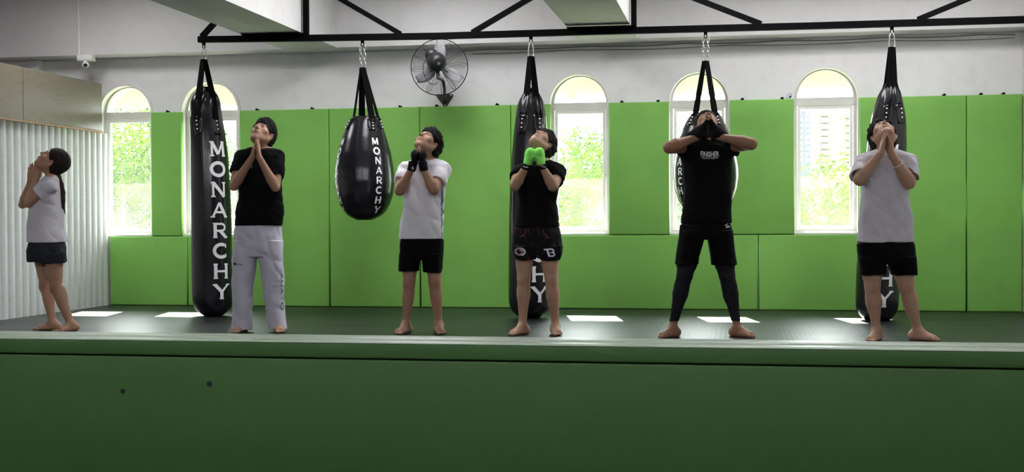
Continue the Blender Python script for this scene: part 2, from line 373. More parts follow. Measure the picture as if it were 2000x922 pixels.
M_panel = bpy.data.materials.new('lit_fill_panel'); M_panel.use_nodes = True; _b = M_panel.node_tree.nodes['Principled BSDF']; _b.inputs['Emission Color'].default_value = (.98, .975, 1, 1); _b.inputs['Emission Strength'].default_value = FILL_PANEL_W  # added panels, out of view: soft fill for wall and mats
for x, y, w in ((-6.0, 10.4, 'left of the first cross beam'), (-2.7, 10.7, 'between the cross beams, near the windows'), (-2.7, 9.5, 'between the cross beams, farther from the windows'), (.1, 10.4, 'right of the second cross beam'), (1.6, 10.4, 'near the right wall')):
    t = thing('fill_panel', (x, y, ZC), 'added square fill panel on the ceiling, '+w, 'added fill light', 'added fill panels above the bags')
    bm = NB(); add_box(bm, x-.45, x+.45, y-.55, y+.55, ZC-.03, ZC-.001, bev=.004); obj('frame', bm, M_trim, t)
    bm = NB(); add_box(bm, x-.42, x+.42, y-.52, y+.52, ZC-.036, ZC-.031); obj('diffuser', bm, M_panel, t)

# ------------------------------------------------------------------ green wall mats
def mat_panel(px0, px1, z0, z1, label, x0=None, x1=None):
    a = x0 if x0 is not None else onY(px0, 420, YM).x; b = x1 if x1 is not None else onY(px1, 420, YM).x
    bm = NB(); add_box(bm, a+.004, b-.004, YM, YW-.0005, z0, z1)
    es = [e for e in bm.edges if all(v.co.y < YM+.001 for v in e.verts)]
    bmesh.ops.bevel(bm, geom=es, offset=.014, segments=3, affect='EDGES', profile=.5)
    o = obj('wall_mat', bm, M_green, None, True); tag(o, label, 'wall mat', 'green padded mats on the window wall'); return o
LT = SILL-.024; TP = 2.015
XL = XP+.02
mat_panel(0, 365, 0.002, LT, 'low green mat under the leftmost arched window', x0=XL)
mat_panel(365, 468, 0.002, LT, 'low green mat behind the leftmost long punching bag')
mat_panel(295, 355, LT+.006, TP, 'narrow green mat between the two left arched windows')
mat_panel(468, 643, .002, TP, 'tall green mat behind the man in white trousers')
mat_panel(643, 820, .002, TP, 'tall green mat behind the first teardrop bag')
mat_panel(820, 998, .002, TP, 'tall green mat below the wall fan, right of the man in the white jersey')
mat_panel(998, 1076, .002, TP, 'narrow tall green mat behind the middle long punching bag')
mat_panel(1076, 1481, .002, LT, 'long low green mat under the middle window')
mat_panel(1481, 1679, .002, LT, 'low green mat under the rightmost window')
mat_panel(1189, 1308, LT+.006, TP, 'green mat between the middle window and the window behind the tall man')
mat_panel(1425, 1552, LT+.006, TP, 'green mat left of the rightmost window, under the round sticker')
mat_panel(1679, 1888, .002, TP, 'tall green mat behind the man in the white tee at the right')
mat_panel(1888, 0, .002, TP, 'rightmost tall green mat beside the right wall', x1=XR-.004)
cs = 0
for px, w in ((325, 'between the two left windows'), (500, 'above the man in white trousers'), (608, 'left of the first teardrop bag'), (780, 'right of the first teardrop bag'), (852, 'just below the wall fan'), (970, 'left of the middle long bag'), (1214, 'right of the middle window'), (1285, 'left of the window behind the tall man'), (1450, 'right of the window behind the tall man'), (1528, 'beside the round sticker'), (1845, 'right of the rightmost long bag'), (1917, 'at the left of the rightmost mat'), (1961, 'at the far right')):
    p = onY(px, 200, YM+.02); bm = NB()
    add_box(bm, p.x-.016, p.x+.016, YM+.035, YW-.001, TP+.0005, TP+.016, bev=.003); add_tube(bm, [(p.x, YM+.03, TP+.008), (p.x, YM+.03, TP+.022)], .008, 8)
    tag(obj('mat_clip', bm, M_steel), 'dark clip on top of the mats '+w, 'clip', 'clips along the top of the mats')
# round sticker
p = onY(1543, 189, YW); st = thing('round_sign', (p.x, YW, p.z), 'small round blue and white sign left of the rightmost window arch', 'sign')
def disc(name, c, r, y0, y1, m, par, n=24):
    bm = NB(); add_prism(bm, [(c[0]+r*math.cos(2*math.pi*i/n), c[1]+r*math.sin(2*math.pi*i/n)) for i in range(n)], y0, y1); return obj(name, bm, m, par)
disc('rim', (p.x, p.z), .036, YW-.008, YW-.0005, mat('sign_grey', (.45, .47, .52), .5), st)
disc('face', (p.x, p.z), .029, YW-.011, YW-.0082, mat('sign_pale', (.62, .68, .78), .4), st)
bm = NB(); add_bar(bm, (p.x-.012, YW-.012, p.z-.012), (p.x+.016, YW-.012, p.z+.008), .003, .012); add_bar(bm, (p.x-.002, YW-.012, p.z-.012), (p.x+.002, YW-.012, p.z+.010), .003, .010)
obj('mark', bm, mat('sign_blue', (.06, .12, .30), .4), st)

# ------------------------------------------------------------------ foreground half wall
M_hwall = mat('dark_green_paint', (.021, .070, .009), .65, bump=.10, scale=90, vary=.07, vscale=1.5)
M_cap = mat('pale_window_sheen', (.42, .52, .40), .36, bump=.04, scale=60, vary=.05, vscale=3)  # pale green holds the window sheen on the cap top
YF = 4.0
zt = onY(1000, 670, YF).z; yb = onZ(1000, 658, zt).y
hw = thing('half_wall', (0, YF, 0), 'dark green padded half wall across the foreground', 'half wall')
XA, XB = -3.6, 2.2
bm = NB(); gz = zt-.062
yA = YF+(yb-YF)*.42
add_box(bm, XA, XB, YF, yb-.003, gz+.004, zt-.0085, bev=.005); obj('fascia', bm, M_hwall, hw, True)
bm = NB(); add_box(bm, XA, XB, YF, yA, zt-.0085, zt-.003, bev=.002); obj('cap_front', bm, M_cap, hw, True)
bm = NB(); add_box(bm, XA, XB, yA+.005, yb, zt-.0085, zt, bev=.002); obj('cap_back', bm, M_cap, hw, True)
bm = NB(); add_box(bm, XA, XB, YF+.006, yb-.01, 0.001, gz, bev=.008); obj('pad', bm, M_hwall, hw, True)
for (px, py, w) in ((240, 764, 0), (409, 750, 0)):
    p = onY(px, py, YF+.006); bm = NB(); ri = []
    n = 20
    A = [(p.x+.0095*math.cos(2*math.pi*i/n), p.z+.0095*math.sin(2*math.pi*i/n)) for i in range(n)]; add_prism(bm, A, YF+.0052, YF+.03)
    obj('bolt_hole', bm, M_dark, hw)

# ------------------------------------------------------------------ truss the bags hang from
TW = .056
_ca, _cb = onY(388, 77, 10.95), onY(2000, 38, 11.20)
def chord(x):
    k = (x-_ca.x)/(_cb.x-_ca.x); return _ca.y+(_cb.y-_ca.y)*k, float(np.interp(x, [-4.9, -3.65, -2.65, -1.06, .7, 2.6], [2.562, 2.546, 2.536, 2.540, 2.539, 2.546]))
def onT(px, py):                                   # point on the truss's upright plane
    Y = 11.08
    for _ in range(4): Y = chord(onY(px, py, Y).x)[0]
    return onY(px, py, Y)
tr = thing('bag_truss', (-2, 11.05, 2.55), 'black steel truss spanning the room with five bags hanging from it', 'truss')
def cpt(x, dz=0): y, z = chord(x); return Vector((x, y, z+dz))
xl = _ca.x; xr_ = XR-.012
bm = NB(); xs_ = [xl, -3.65, -2.65, -1.06, .7, xr_]
for a, b in zip(xs_, xs_[1:]): add_bar(bm, cpt(a), cpt(b), TW, TW, up=(0, 0, 1))
obj('lower_chord', bm, M_steel, tr)
UZ = 3.2
bm = NB(); add_bar(bm, Vector((xl+.9, chord(xl+.9)[0], UZ)), Vector((xr_, chord(xr_)[0], UZ)), TW, TW, up=(0, 0, 1)); obj('upper_chord', bm, M_steel, tr)
def strut(pa, pb, name='strut', ext=0):
    a = onT(*pa); b = onT(*pb)
    if ext: b = b+(b-a)*((UZ-b.z)/(b.z-a.z)); b.y = chord(b.x)[0]
    bm = NB(); add_bar(bm, a, b, .045, .045, up=(0, 1, 0)); obj(name, bm, M_steel, tr)
strut((394, 72), (418, 46), ext=1)
for px in (598, 1238):
    a = onT(px, 60); bm = NB(); add_box(bm, a.x-.023, a.x+.023, a.y-.023, a.y+.023, chord(a.x)[1]+TW/2, UZ); obj('upright', bm, M_steel, tr)
strut((782, 66), (668, 0), ext=1); strut((922, 64), (1030, 0), ext=1)
strut((1487, 47), (1365, 0), ext=1); _p, _q = onT(1793, 38), onT(1885, 0); _k = (2.565-_p.x)/(_q.x-_p.x); _e = _p+(_q-_p)*_k; _e.y = chord(_e.x)[0]; bm = NB(); add_bar(bm, _p, _e, .045, .045, up=(0, 1, 0)); obj('strut', bm, M_steel, tr)
for (p0, p1) in ((475, 596), (1108, 1242)):
    a = onT(p0, 66); b = onT(p1, 60); bm = NB(); add_bar(bm, cpt(a.x, TW/2+.006), cpt(b.x, TW/2+.006), .12, .011, up=(0, 0, 1)); obj('fixing_plate', bm, M_steel, tr)

# ------------------------------------------------------------------ letters as strokes
def arcp(cx, cz, rx, rz, a0, a1, n=18): return [(cx+rx*math.cos(math.radians(a0+(a1-a0)*i/n)), cz+rz*math.sin(math.radians(a0+(a1-a0)*i/n))) for i in range(n+1)]
GL = {
 'M': [([(.12, 0), (.15, 1)], 0), ([(.15, 1), (.5, .12)], 1), ([(.5, .12), (.85, 1)], 0), ([(.85, 1), (.88, 0)], 1)],
 'O': [(arcp(.5, .5, .42, .44, 0, 360, 28), 1)],
 'N': [([(.15, 0), (.15, 1)], 0), ([(.15, 1), (.85, 0)], 1), ([(.85, 0), (.85, 1)], 0)],
 'A': [([(.08, 0), (.5, 1)], 0), ([(.5, 1), (.92, 0)], 1), ([(.24, .34), (.76, .34)], 0)],
 'R': [([(.2, 0), (.2, 1)], 1), ([(.2, .95), (.55, .95)]+arcp(.58, .71, .24, .24, 90, -90, 12)+[(.2, .47)], 0), ([(.5, .46), (.9, 0)], 1)],
 'C': [(arcp(.54, .5, .42, .44, 48, 312, 22), 1)],
 'H': [([(.16, 0), (.16, 1)], 1), ([(.84, 0), (.84, 1)], 1), ([(.16, .5), (.84, .5)], 0)],
 'Y': [([(.08, 1), (.5, .48)], 1), ([(.92, 1), (.5, .48)], 0), ([(.5, .5), (.5, 0)], 1)],
}
SER = {'M': [(.12, 0), (.15, 1), (.85, 1), (.88, 0)], 'N': [(.15, 0), (.15, 1), (.85, 1)], 'A': [(.08, 0), (.92, 0)], 'R': [(.2, 0), (.2, 1), (.9, 0)],
       'H': [(.16, 0), (.16, 1), (.84, 0), (.84, 1)], 'Y': [(.08, 1), (.92, 1), (.5, 0)], 'C': [(.83, .84), (.83, .17)], 'O': []}
def glyph(bm, ch, w, h, th, serif, mapf):
    """adds one letter centred on (0,0); mapf(u, v) gives the point on the surface"""
    def quad_strip(pts, t):
        P = []
        for i in range(len(pts)-1):
            (x0, z0), (x1, z1) = pts[i], pts[i+1]; L = math.hypot((x1-x0)*w, (z1-z0)*h); n = max(1, int(L/.012))
            for k in range(n): P.append(((x0+(x1-x0)*k/n-.5)*w, (z0+(z1-z0)*k/n-.5)*h))
        P.append(((pts[-1][0]-.5)*w, (pts[-1][1]-.5)*h)); rows = []
        closed = len(pts) > 20 and abs(pts[0][0]-pts[-1][0]) < 1e-6
        for i, (x, z) in enumerate(P):
            a = P[max(i-1, 0)] if not closed or i > 0 else P[-2]; b = P[min(i+1, len(P)-1)] if not closed or i < len(P)-1 else P[1]
            dx, dz = b[0]-a[0], b[1]-a[1]; L = math.hypot(dx, dz) or 1; nx, nz = -dz/L*t/2, dx/L*t/2
            rows.append([bm.verts.new(mapf(x+nx*s, z+nz*s)) for s in (-1, 0, 1)])
        for A, B in zip(rows, rows[1:]):
            for j in (0, 1): bm.faces.new((A[j], A[j+1], B[j+1], B[j]))
    for pts, thick in GL[ch]: quad_strip(pts, th*(1.25 if thick else .8)*(h if True else 1))
    if serif:
        for (x, z) in SER[ch]:
            quad_strip([(x-.13, z+(.02 if z < .5 else -.02)), (x+.13, z+(.02 if z < .5 else -.02))] if ch != 'C' else [(x, z-.13), (x, z+.13)], th*.55*h)
WORD = 'MONARCHY'

# ------------------------------------------------------------------ punching bags
def interp(rows, z):
    if z >= rows[0][0]: return rows[0][1], rows[0][2]
    for (z0, c0, r0), (z1, c1, r1) in zip(rows, rows[1:]):
        if z1 <= z <= z0:
            t = (z0-z)/(z0-z1); return c0+(c1-c0)*t, r0+(r1-r0)*t
    return rows[-1][1], rows[-1][2]
def bag(name, label, hook, ringpy, rows_px, word_cols, kind, straps, folds):
    global YB
    YB = 11.08; YB = chord(onT(*hook).x)[0]; zc = chord(onT(*hook).x)[1]
    rows = []
    for (py, xa, xb) in rows_px:
        A, B = onY(xa, py, YB), onY(xb, py, YB); k = math.cos(math.atan2(-A.x, YB))    # silhouettes seen aslant
        rows.append(((A.z+B.z)/2, (A.x+B.x)/2, (B.x-A.x)/2*k))
    cx = rows[len(rows)//2][1]; phc = math.atan2(-cx, YB)
    H = onY(hook[0], hook[1], YB); ringp = onY(hook[0], ringpy, YB)
    t = thing(name, (H.x, YB, zc-TW/2), label, 'punching bag', 'black punching bags hanging from the truss')
    # body
    NS = 72; zs = []; 
    ztop, zbot = rows[0][0], rows[-1][0]; n = 90
    zs = [zbot+(ztop-zbot)*(i/n) for i in range(n+1)]
    # smooth radius
    Z = np.array([r[0] for r in rows][::-1]); Cc = np.array([r[1] for r in rows][::-1]); Rr = np.array([r[2] for r in rows][::-1])
    rf = lambda z: float(np.interp(z, Z, Rr)); cf = lambda z: float(np.interp(z, Z, Cc))
    zz_ = np.array(zs); rr = np.interp(zz_, Z, Rr); cc = np.interp(zz_, Z, Cc)
    ker = np.array([1, 2, 3, 2, 1])/9.; 
    rp = np.convolve(np.pad(rr, 2, mode='edge'), ker, 'valid'); cp = np.convolve(np.pad(cc, 2, mode='edge'), ker, 'valid')
    rp[0] = rr[0]; rr = rp; cc = cp
    RF = lambda z: float(np.interp(z, zz_, rr)); CFN = lambda z: float(np.interp(z, zz_, cc))
    bm = NB(); rings = []
    rnd = random.Random(int(hook[0]))
    ph = [rnd.random()*6 for _ in range(4)]
    def rad(th, z):
        k = max(0, min(1, (z-(ztop-folds))/folds)) if folds else 0
        w = k*(.05*math.sin(5*th+ph[0]+z*9)+.035*math.sin(9*th+ph[1]-z*14)+.03*math.sin(14*th+ph[2]))+.004*math.sin(3*th+z*5+ph[3])
        return RF(z)*(1+w)
    for z in zs:
        rings.append([bm.verts.new((CFN(z)+math.sin(2*math.pi*i/NS)*rad(2*math.pi*i/NS, z), YB-math.cos(2*math.pi*i/NS)*rad(2*math.pi*i/NS, z), z)) for i in range(NS)])
    for A, B in zip(rings, rings[1:]):
        for i in range(NS): bm.faces.new((A[i], A[(i+1) % NS], B[(i+1) % NS], B[i]))
    bm.faces.new(rings[0][::-1]); bm.faces.new(rings[-1])
    body = obj('bag_body', bm, M_leather, t, True)
    # lettering
    for (pts, offs, w, h, th, serif) in word_cols:
        bm = NB()
        for ch, (px, py) in zip(WORD, pts):
            P = onY(px, py, YB); z0 = P.z; r = RF(z0)
            if offs is None: s = (P.x-CFN(z0))*math.cos(phc)/r; a0 = phc+math.asin(max(-.97, min(.97, s)))
            else: a0 = phc+math.radians(offs)
            def mp(u, v, z0=z0, a0=a0):
                z = z0+v; r = RF(z); a = a0+u/r; q = rad(a, z)+.0022
                return (CFN(z)+math.sin(a)*q, YB-math.cos(a)*q, z)
            glyph(bm, ch, w, h, th, serif, mp)
        tag(obj('lettering', bm, M_print, body), 'white MONARCHY lettering down the bag')
    # straps
    for k, (azi, zpx, wide) in enumerate(straps):
        a = phc+math.radians(azi); ze = onY(hook[0], zpx, YB).z; q = rad(a, ze)+.004
        e = Vector((CFN(ze)+math.sin(a)*q, YB-math.cos(a)*q, ze)); top = Vector((ringp.x+math.sin(a)*.016, YB-math.cos(a)*.016, ringp.z))
        zr = min(ztop-.0, ze+.22 if kind == 'long' else ztop); q2 = rad(a, zr)+.006; mid = Vector((CFN(zr)+math.sin(a)*q2, YB-math.cos(a)*q2, zr))
        bm = NB(); nrm = Vector((math.sin(a), -math.cos(a), .2)); 
        def web(A, B, w0, w1, th=.006):
            d = (B-A).normalized(); u = d.cross(nrm).normalized(); v = u.cross(d)
            vs = [bm.verts.new(p+u*sx*ww/2+v*sy*th/2) for p, ww in ((A, w0), (B, w1)) for sx, sy in ((-1, -1), (1, -1), (1, 1), (-1, 1))]
            for qd in ((0, 1, 2, 3), (7, 6, 5, 4), (0, 4, 5, 1), (1, 5, 6, 2), (2, 6, 7, 3), (3, 7, 4, 0)): bm.faces.new([vs[i] for i in qd])
        web(top, mid, wide*.8, wide); web(mid, e, wide, wide)
        so = obj('strap', bm, M_web, t)
        # leather tab with three rivets
        bm = NB(); dz = .17 if kind == 'long' else .11; g = 6; grid = []
        for i in range(7):
            z = ze+.03-dz*i/6; tw = wide*.75*(1 if i < 5 else .75); row = []
            for j in range(5):
                aa = a+(j-2)/2*tw/max(.05, RF(z)); qq = rad(aa, z)+.005; row.append(bm.verts.new((CFN(z)+math.sin(aa)*qq, YB-math.cos(aa)*qq, z)))
            grid.append(row)
        for A, B in zip(grid, grid[1:]):
            for j in range(4): bm.faces.new((A[j], A[j+1], B[j+1], B[j]))
        tb = obj('strap_tab', bm, M_leather, t, True)
        md = tb.modifiers.new('s', 'SOLIDIFY'); md.thickness = .006; md.offset = 1
        for i in range(3):
            z = ze-.01-i*(.038 if kind == 'long' else .027); qq = rad(a, z)+.012; c = Vector((CFN(z)+math.sin(a)*qq, YB-math.cos(a)*qq, z))
            bm = NB(); bmesh.ops.create_uvsphere(bm, u_segments=10, v_segments=6, radius=.0068)
            for v in bm.verts: v.co = v.co+c
            tag(obj('rivet', bm, M_print, tb, True), 'pale metal rivet')
    # black hook under the bar, then a zinc ring or chain
    zb = zc-TW/2; hk = Vector((H.x, YB, zb))
    bm = NB(); add_bar(bm, hk, hk-Vector((0, 0, .022)), .016, .03); add_tube(bm, [hk+Vector((.012*math.sin(u), 0, -.038-.018*math.cos(u))) for u in np.linspace(0, 2*math.pi, 14)[:-1]], .005, 6, closed=True)
    obj('hook', bm, M_steel, t)
    if kind == 'long':
        zr = ringp.z; bm = NB(); z1 = zb-.040
        lp = [(0, z1), (.017, z1-.03), (.026, zr+.02), (.020, zr-.005), (0, zr-.012), (-.020, zr-.005), (-.026, zr+.02), (-.017, z1-.03)]
        add_tube(bm, [(H.x+(ringp.x-H.x)*(0 if z > zr+.03 else 1)+x, YB, z) for x, z in lp], .0055, 7, closed=True); obj('carabiner', bm, M_zinc, t, True)
    else:
        bm = NB(); z1 = zb-.045; zr = ringp.z; nl = max(4, int((z1-zr)/.036)); 
        for s in (-1, 1):
            for i in range(nl):
                zcn = z1-(z1-zr)*(i+.5)/nl; hl = (z1-zr)/nl*.68; r0 = .011
                pts = []
                for u in np.linspace(0, 2*math.pi, 13)[:-1]:
                    dx = r0*math.sin(u); dzv = hl*math.cos(u)
                    pts.append((H.x+s*.020+(dx if i % 2 == 0 else dx*.3), YB+(0 if i % 2 == 0 else dx), zcn+dzv))
                add_tube(bm, pts, .0034, 6, closed=True)
        obj('chain', bm, M_zinc, t, True)
    return t

def col(x0, y0, x1, y1, bow=0): return [(x0+(x1-x0)*i/7+bow*math.sin(math.pi*i/7), y0+(y1-y0)*i/7) for i in range(8)]
ST_L = [(-32, 236, .062), (34, 236, .062), (148, 236, .062), (212, 236, .062)]
bag('long_punching_bag', 'long black punching bag at the left, beside the man in white trousers', (398, 83), 116,
    [(170, 392, 413), (180, 384, 420), (190, 375, 428), (200, 371, 430), (225, 370, 433), (255, 371, 440), (300, 371, 446), (360, 371, 450), (430, 372, 453), (520, 374, 455), (580, 375, 456), (598, 378, 454), (608, 384, 449), (616, 395, 438), (620, 408, 424)],
    [(col(425, 292, 433, 568), None, .152, .132, .185, True)], 'long', ST_L, .45)
bag('long_punching_bag', 'long black punching bag behind the man with bright green hand wraps', (1037, 76), 110,
    [(172, 1030, 1045), (182, 1022, 1052), (192, 1015, 1058), (203, 1011, 1063), (230, 1007, 1066), (260, 1003, 1069), (310, 999, 1073), (370, 996, 1076), (440, 994, 1078), (530, 993, 1078), (585, 993, 1078), (602, 996, 1075), (613, 1003, 1067), (622, 1016, 1052), (625, 1028, 1042)],
    [(col(1050, 300, 1054, 573), None, .152, .132, .185, True)], 'long', [(-30, 232, .062), (32, 232, .062), (150, 232, .062), (210, 232, .062)], .45)
bag('long_punching_bag', 'long black punching bag behind the man in the white tee at the right', (1742, 58), 92,
    [(160, 1733, 1746), (170, 1724, 1754), (182, 1716, 1760), (198, 1710, 1764), (215, 1706, 1768), (240, 1700, 1770), (280, 1694, 1771), (340, 1688, 1770), (430, 1680, 1766), (530, 1672, 1758), (590, 1670, 1756), (608, 1673, 1753), (620, 1681, 1746), (630, 1695, 1733), (633, 1708, 1720)],
    [(col(1738, 300, 1727, 582), None, .152, .132, .185, True)], 'long', [(-8, 212, .062), (46, 212, .062), (172, 212, .062), (226, 212, .062)], .40)
tear = lambda dx, dy, k=1: [(228+dy, 693+dx, 738+dx), (232+dy, 686+dx, 744+dx), (245+dy, 678+dx, 748+dx), (270+dy, 668+dx, 756+dx), (300+dy, 659+dx, 765+dx), (330+dy, 654+dx, 770+dx), (356+dy, 653+dx, 772+dx), (380+dy, 657+dx, 769+dx), (400+dy, 663+dx, 762+dx), (415+dy, 672+dx, 753+dx), (424+dy, 683+dx, 742+dx), (430+dy, 697+dx, 726+dx)]
ST_T = [(-70, 236, .05), (24, 240, .062), (62, 236, .05), (200, 240, .062)]
bag('teardrop_punching_bag', 'black teardrop punching bag left of the man in the white jersey', (708, 82), 132, tear(0, 0),
    [(col(732, 278, 736, 410, 6), None, .062, .062, .19, False), (col(732, 278, 736, 410, 6), -68, .062, .062, .19, False)], 'tear', ST_T, 0)
bag('teardrop_punching_bag', 'black teardrop punching bag hidden behind the man with raised elbows', (1378, 66), 119,
    [(222, 1352, 1404), (227, 1346, 1409), (240, 1338, 1415), (265, 1328, 1425), (295, 1319, 1436), (325, 1315, 1442), (345, 1315, 1443), (370, 1318, 1440), (392, 1326, 1432), (408, 1336, 1422), (418, 1348, 1410), (424, 1362, 1396)],
    [(col(1323, 262, 1330, 392, 2), None, .062, .062, .19, False)], 'tear', [(-44, 228, .058), (42, 228, .058), (140, 228, .058), (222, 228, .058)], 0)

# ------------------------------------------------------------------ wall fan
M_fan = mat('fan_black', (.018, .018, .02), .4)
YFN = 11.70
fc = onY(858, 131, YFN); fr = .272
fan = thing('wall_fan', onY(869, 195, YW), 'black caged wall fan above the green mats', 'wall fan')
bm = NB()
tilt = Matrix.Translation(fc) @ Matrix.Rotation(math.radians(-5), 4, 'X') @ Matrix.Rotation(math.radians(7), 4, 'Z')
def cagept(r, a, y): return tilt @ Vector((r*math.cos(a), y, r*math.sin(a)))
for r, w in ((fr, .005),): add_tube(bm, [cagept(r, 2*math.pi*i/48, 0) for i in range(48)], w, 6, closed=True)
nr = 16
for side in (-1, 1):
    for k in range(nr):
        r = .075+(fr-.085)*k/nr; dy = .075*math.cos(min(1, r/fr)*math.pi/2)**.6
        add_tube(bm, [cagept(r, 2*math.pi*i/40, side*dy) for i in range(40)], .0008, 3, closed=True)
    for k in range(12):
        for da in (-.07, .07) if k % 2 == 0 else (0,):
            a = 2*math.pi*k/12+.1+da
            add_tube(bm, [cagept(.05+(fr-.05)*j/7, a+ (-da*.9 if j == 7 else 0), side*.075*math.cos(min(1, (.05+(fr-.05)*j/7)/fr)*math.pi/2)**.6) for j in range(8)], .0015, 4)
obj('guard', bm, M_fan, fan)
M_alu = mat('fan_blade_aluminium', (.42, .42, .44), .7)
for k in range(3):
    a0 = math.radians(90+120*k); bm = NB(); g = []
    for i in range(8):
        r = .05+(fr-.075)*i/7; hw_ = .018+.052*math.sin(math.pi*min(1, i/7*.85+.05)); row = []
        for j in range(5):
            u = (j/4-.5)*2; a = a0+u*hw_/r*.9; row.append(bm.verts.new(cagept(r, a, u*.018)))
        g.append(row)
    for A, B in zip(g, g[1:]):
        for j in range(4): bm.faces.new((A[j], A[j+1], B[j+1], B[j]))
    o = obj('blade', bm, M_alu, fan, True); md = o.modifiers.new('s', 'SOLIDIFY'); md.thickness = .002
    bm = NB(); add_bar(bm, cagept(.03, a0, 0), cagept(.10, a0, 0), .022, .006); obj('blade_root', bm, M_fan, o)
def ellips(bm, c, r, rot=None, seg=24, rings=14):
    R = bmesh.ops.create_uvsphere(bm, u_segments=seg, v_segments=rings, radius=1)
    for v in R['verts']:
        q = Vector((v.co.x*r[0], v.co.y*r[1], v.co.z*r[2])); v.co = (rot @ q if rot else q)+Vector(c)
bm = NB(); mc = onY(856, 125, YFN-.14)
add_tube(bm, [onY(850, 118, YFN-.05), onY(852, 120, YFN-.12), onY(856, 124, YFN-.20), onY(857, 125, YFN-.215)], .07, 24, rs=[.085, .092, .078, .045]); obj('motor', bm, M_fan, fan, True)
bm = NB(); add_tube(bm, [onY(843, 108, YFN-.04), onY(843, 108, YFN-.10), onY(843, 109, YFN-.13)], .04, 20, rs=[.064, .064, .048]); obj('gearbox', bm, M_fan, fan, True)
bm = NB(); add_tube(bm, [onY(857, 124, YFN-.214), onY(857, 124, YFN-.222)], .016, 16); tag(obj('motor_cap', bm, mat('fan_grey', (.12, .12, .12), .4), fan), 'grey cap on the motor')
bm = NB()
B0 = onY(869, 198, YW-.006)
add_tube(bm, [B0+Vector((0, 0, -.02)), B0+Vector((0, -.05, .0)), onY(868, 186, YW-.20), onY(868, 172, YW-.42), onY(866, 160, YFN-.17), onY(862, 154, YFN-.17), onY(856, 153, YFN-.16), onY(855, 140, YFN-.15)], .014, 10, rs=[.012, .014, .015, .015, .015, .016, .018, .018])
obj('arm', bm, M_fan, fan, True)
bm = NB(); tri = [onY(853, 184, YW), onY(884, 184, YW), onY(886, 187, YW), onY(873, 208, YW), onY(867, 208, YW), onY(852, 187, YW)]
add_prism(bm, [(p.x, p.z) for p in tri], YW-.008, YW-.0005)
add_prism(bm, [(onY(866, 188, YW).x, onY(866, 188, YW).z), (onY(872, 188, YW).x, onY(872, 188, YW).z), (onY(872, 203, YW).x, onY(872, 203, YW).z), (onY(866, 203, YW).x, onY(866, 203, YW).z)], YW-.03, YW-.008)
bk = obj('bracket', bm, M_fan, fan)
for px, py in ((856, 186.5), (881, 186.5), (869.5, 205)):
    c = onY(px, py, YW-.009); bm = NB(); add_tube(bm, [c, c-Vector((0, .003, 0))], .007, 10); tag(obj('screw', bm, M_zinc, bk), 'zinc screw')
bm = NB(); add_tube(bm, [onY(835, 112, YFN-.10), onY(827, 125, YFN-.12), onY(826, 140, YFN-.12), onY(833, 156, YFN-.13), onY(842, 165, YFN-.14), onY(852, 164, YFN-.15), onY(857, 158, YFN-.16)], .0035, 6); obj('cord', bm, M_fan, fan, True)

# cables in the corner under the beam
bm = NB(); zz0 = SOF-.012
add_tube(bm, [onY(px, 400, YW-.01).xy.to_3d()*0+Vector((onY(px, 400, YW).x, YW-.012, SOF-.02-.012*abs(math.sin(px/61.)))) for px in range(905, 1996, 22)], .0055, 6)
tag(obj('cable', bm, mat('cable_grey', (.20, .20, .18), .6), None, True), 'upper grey cable running along the wall under the beam right of the fan', 'cable')
bm = NB()
add_tube(bm, [Vector((onY(px, 400, YW).x, YW-.010, SOF-.05-.016*abs(math.sin(px/97.+1)))) for px in range(925, 1996, 22)], .004, 6)
tag(obj('cable', bm, MATS['cable_grey'], None, True), 'lower grey cable sagging along the wall under the beam right of the fan', 'cable')

# security camera and its conduit on the beam
YE = 12.0
c0 = onY(155, 60, YE); bm = NB(); pb = onY(158, 112, YE-.012)
add_tube(bm, [(c0.x, YE-.012, ZC-.001), (c0.x, YE-.012, pb.z+.03), (c0.x+.006, YE-.014, pb.z+.012), (c0.x+.02, YE-.03, pb.z)], .010, 8)
tag(obj('conduit', bm, M_trim, None, True), 'white conduit running down the beam to the security camera', 'conduit')
sc = thing('security_camera', onY(167, 115, YE-.05), 'white security camera with a black lens under the beam at the left', 'security camera')
a, b = onY(153, 108, YE-.06), onY(182, 119, YE-.06)
bm = NB(); add_box(bm, a.x, b.x, YE-.10, YE-.001, b.z, a.z, bev=.008); obj('base', bm, M_trim, sc, True)
q = onY(167, 127, YE-.08); bm = NB(); ellips(bm, (q.x, q.y, q.z), (.036, .036, .032)); add_bar(bm, (q.x, q.y, q.z), (q.x, q.y, b.z+.002), .03, .03); obj('head', bm, M_white, sc, True)
dv = (CO-q).normalized(); bm = NB(); ellips(bm, q+dv*.016, (.024, .024, .022)); obj('lens', bm, mat('lens_black', (.005, .005, .006), .15), sc, True)

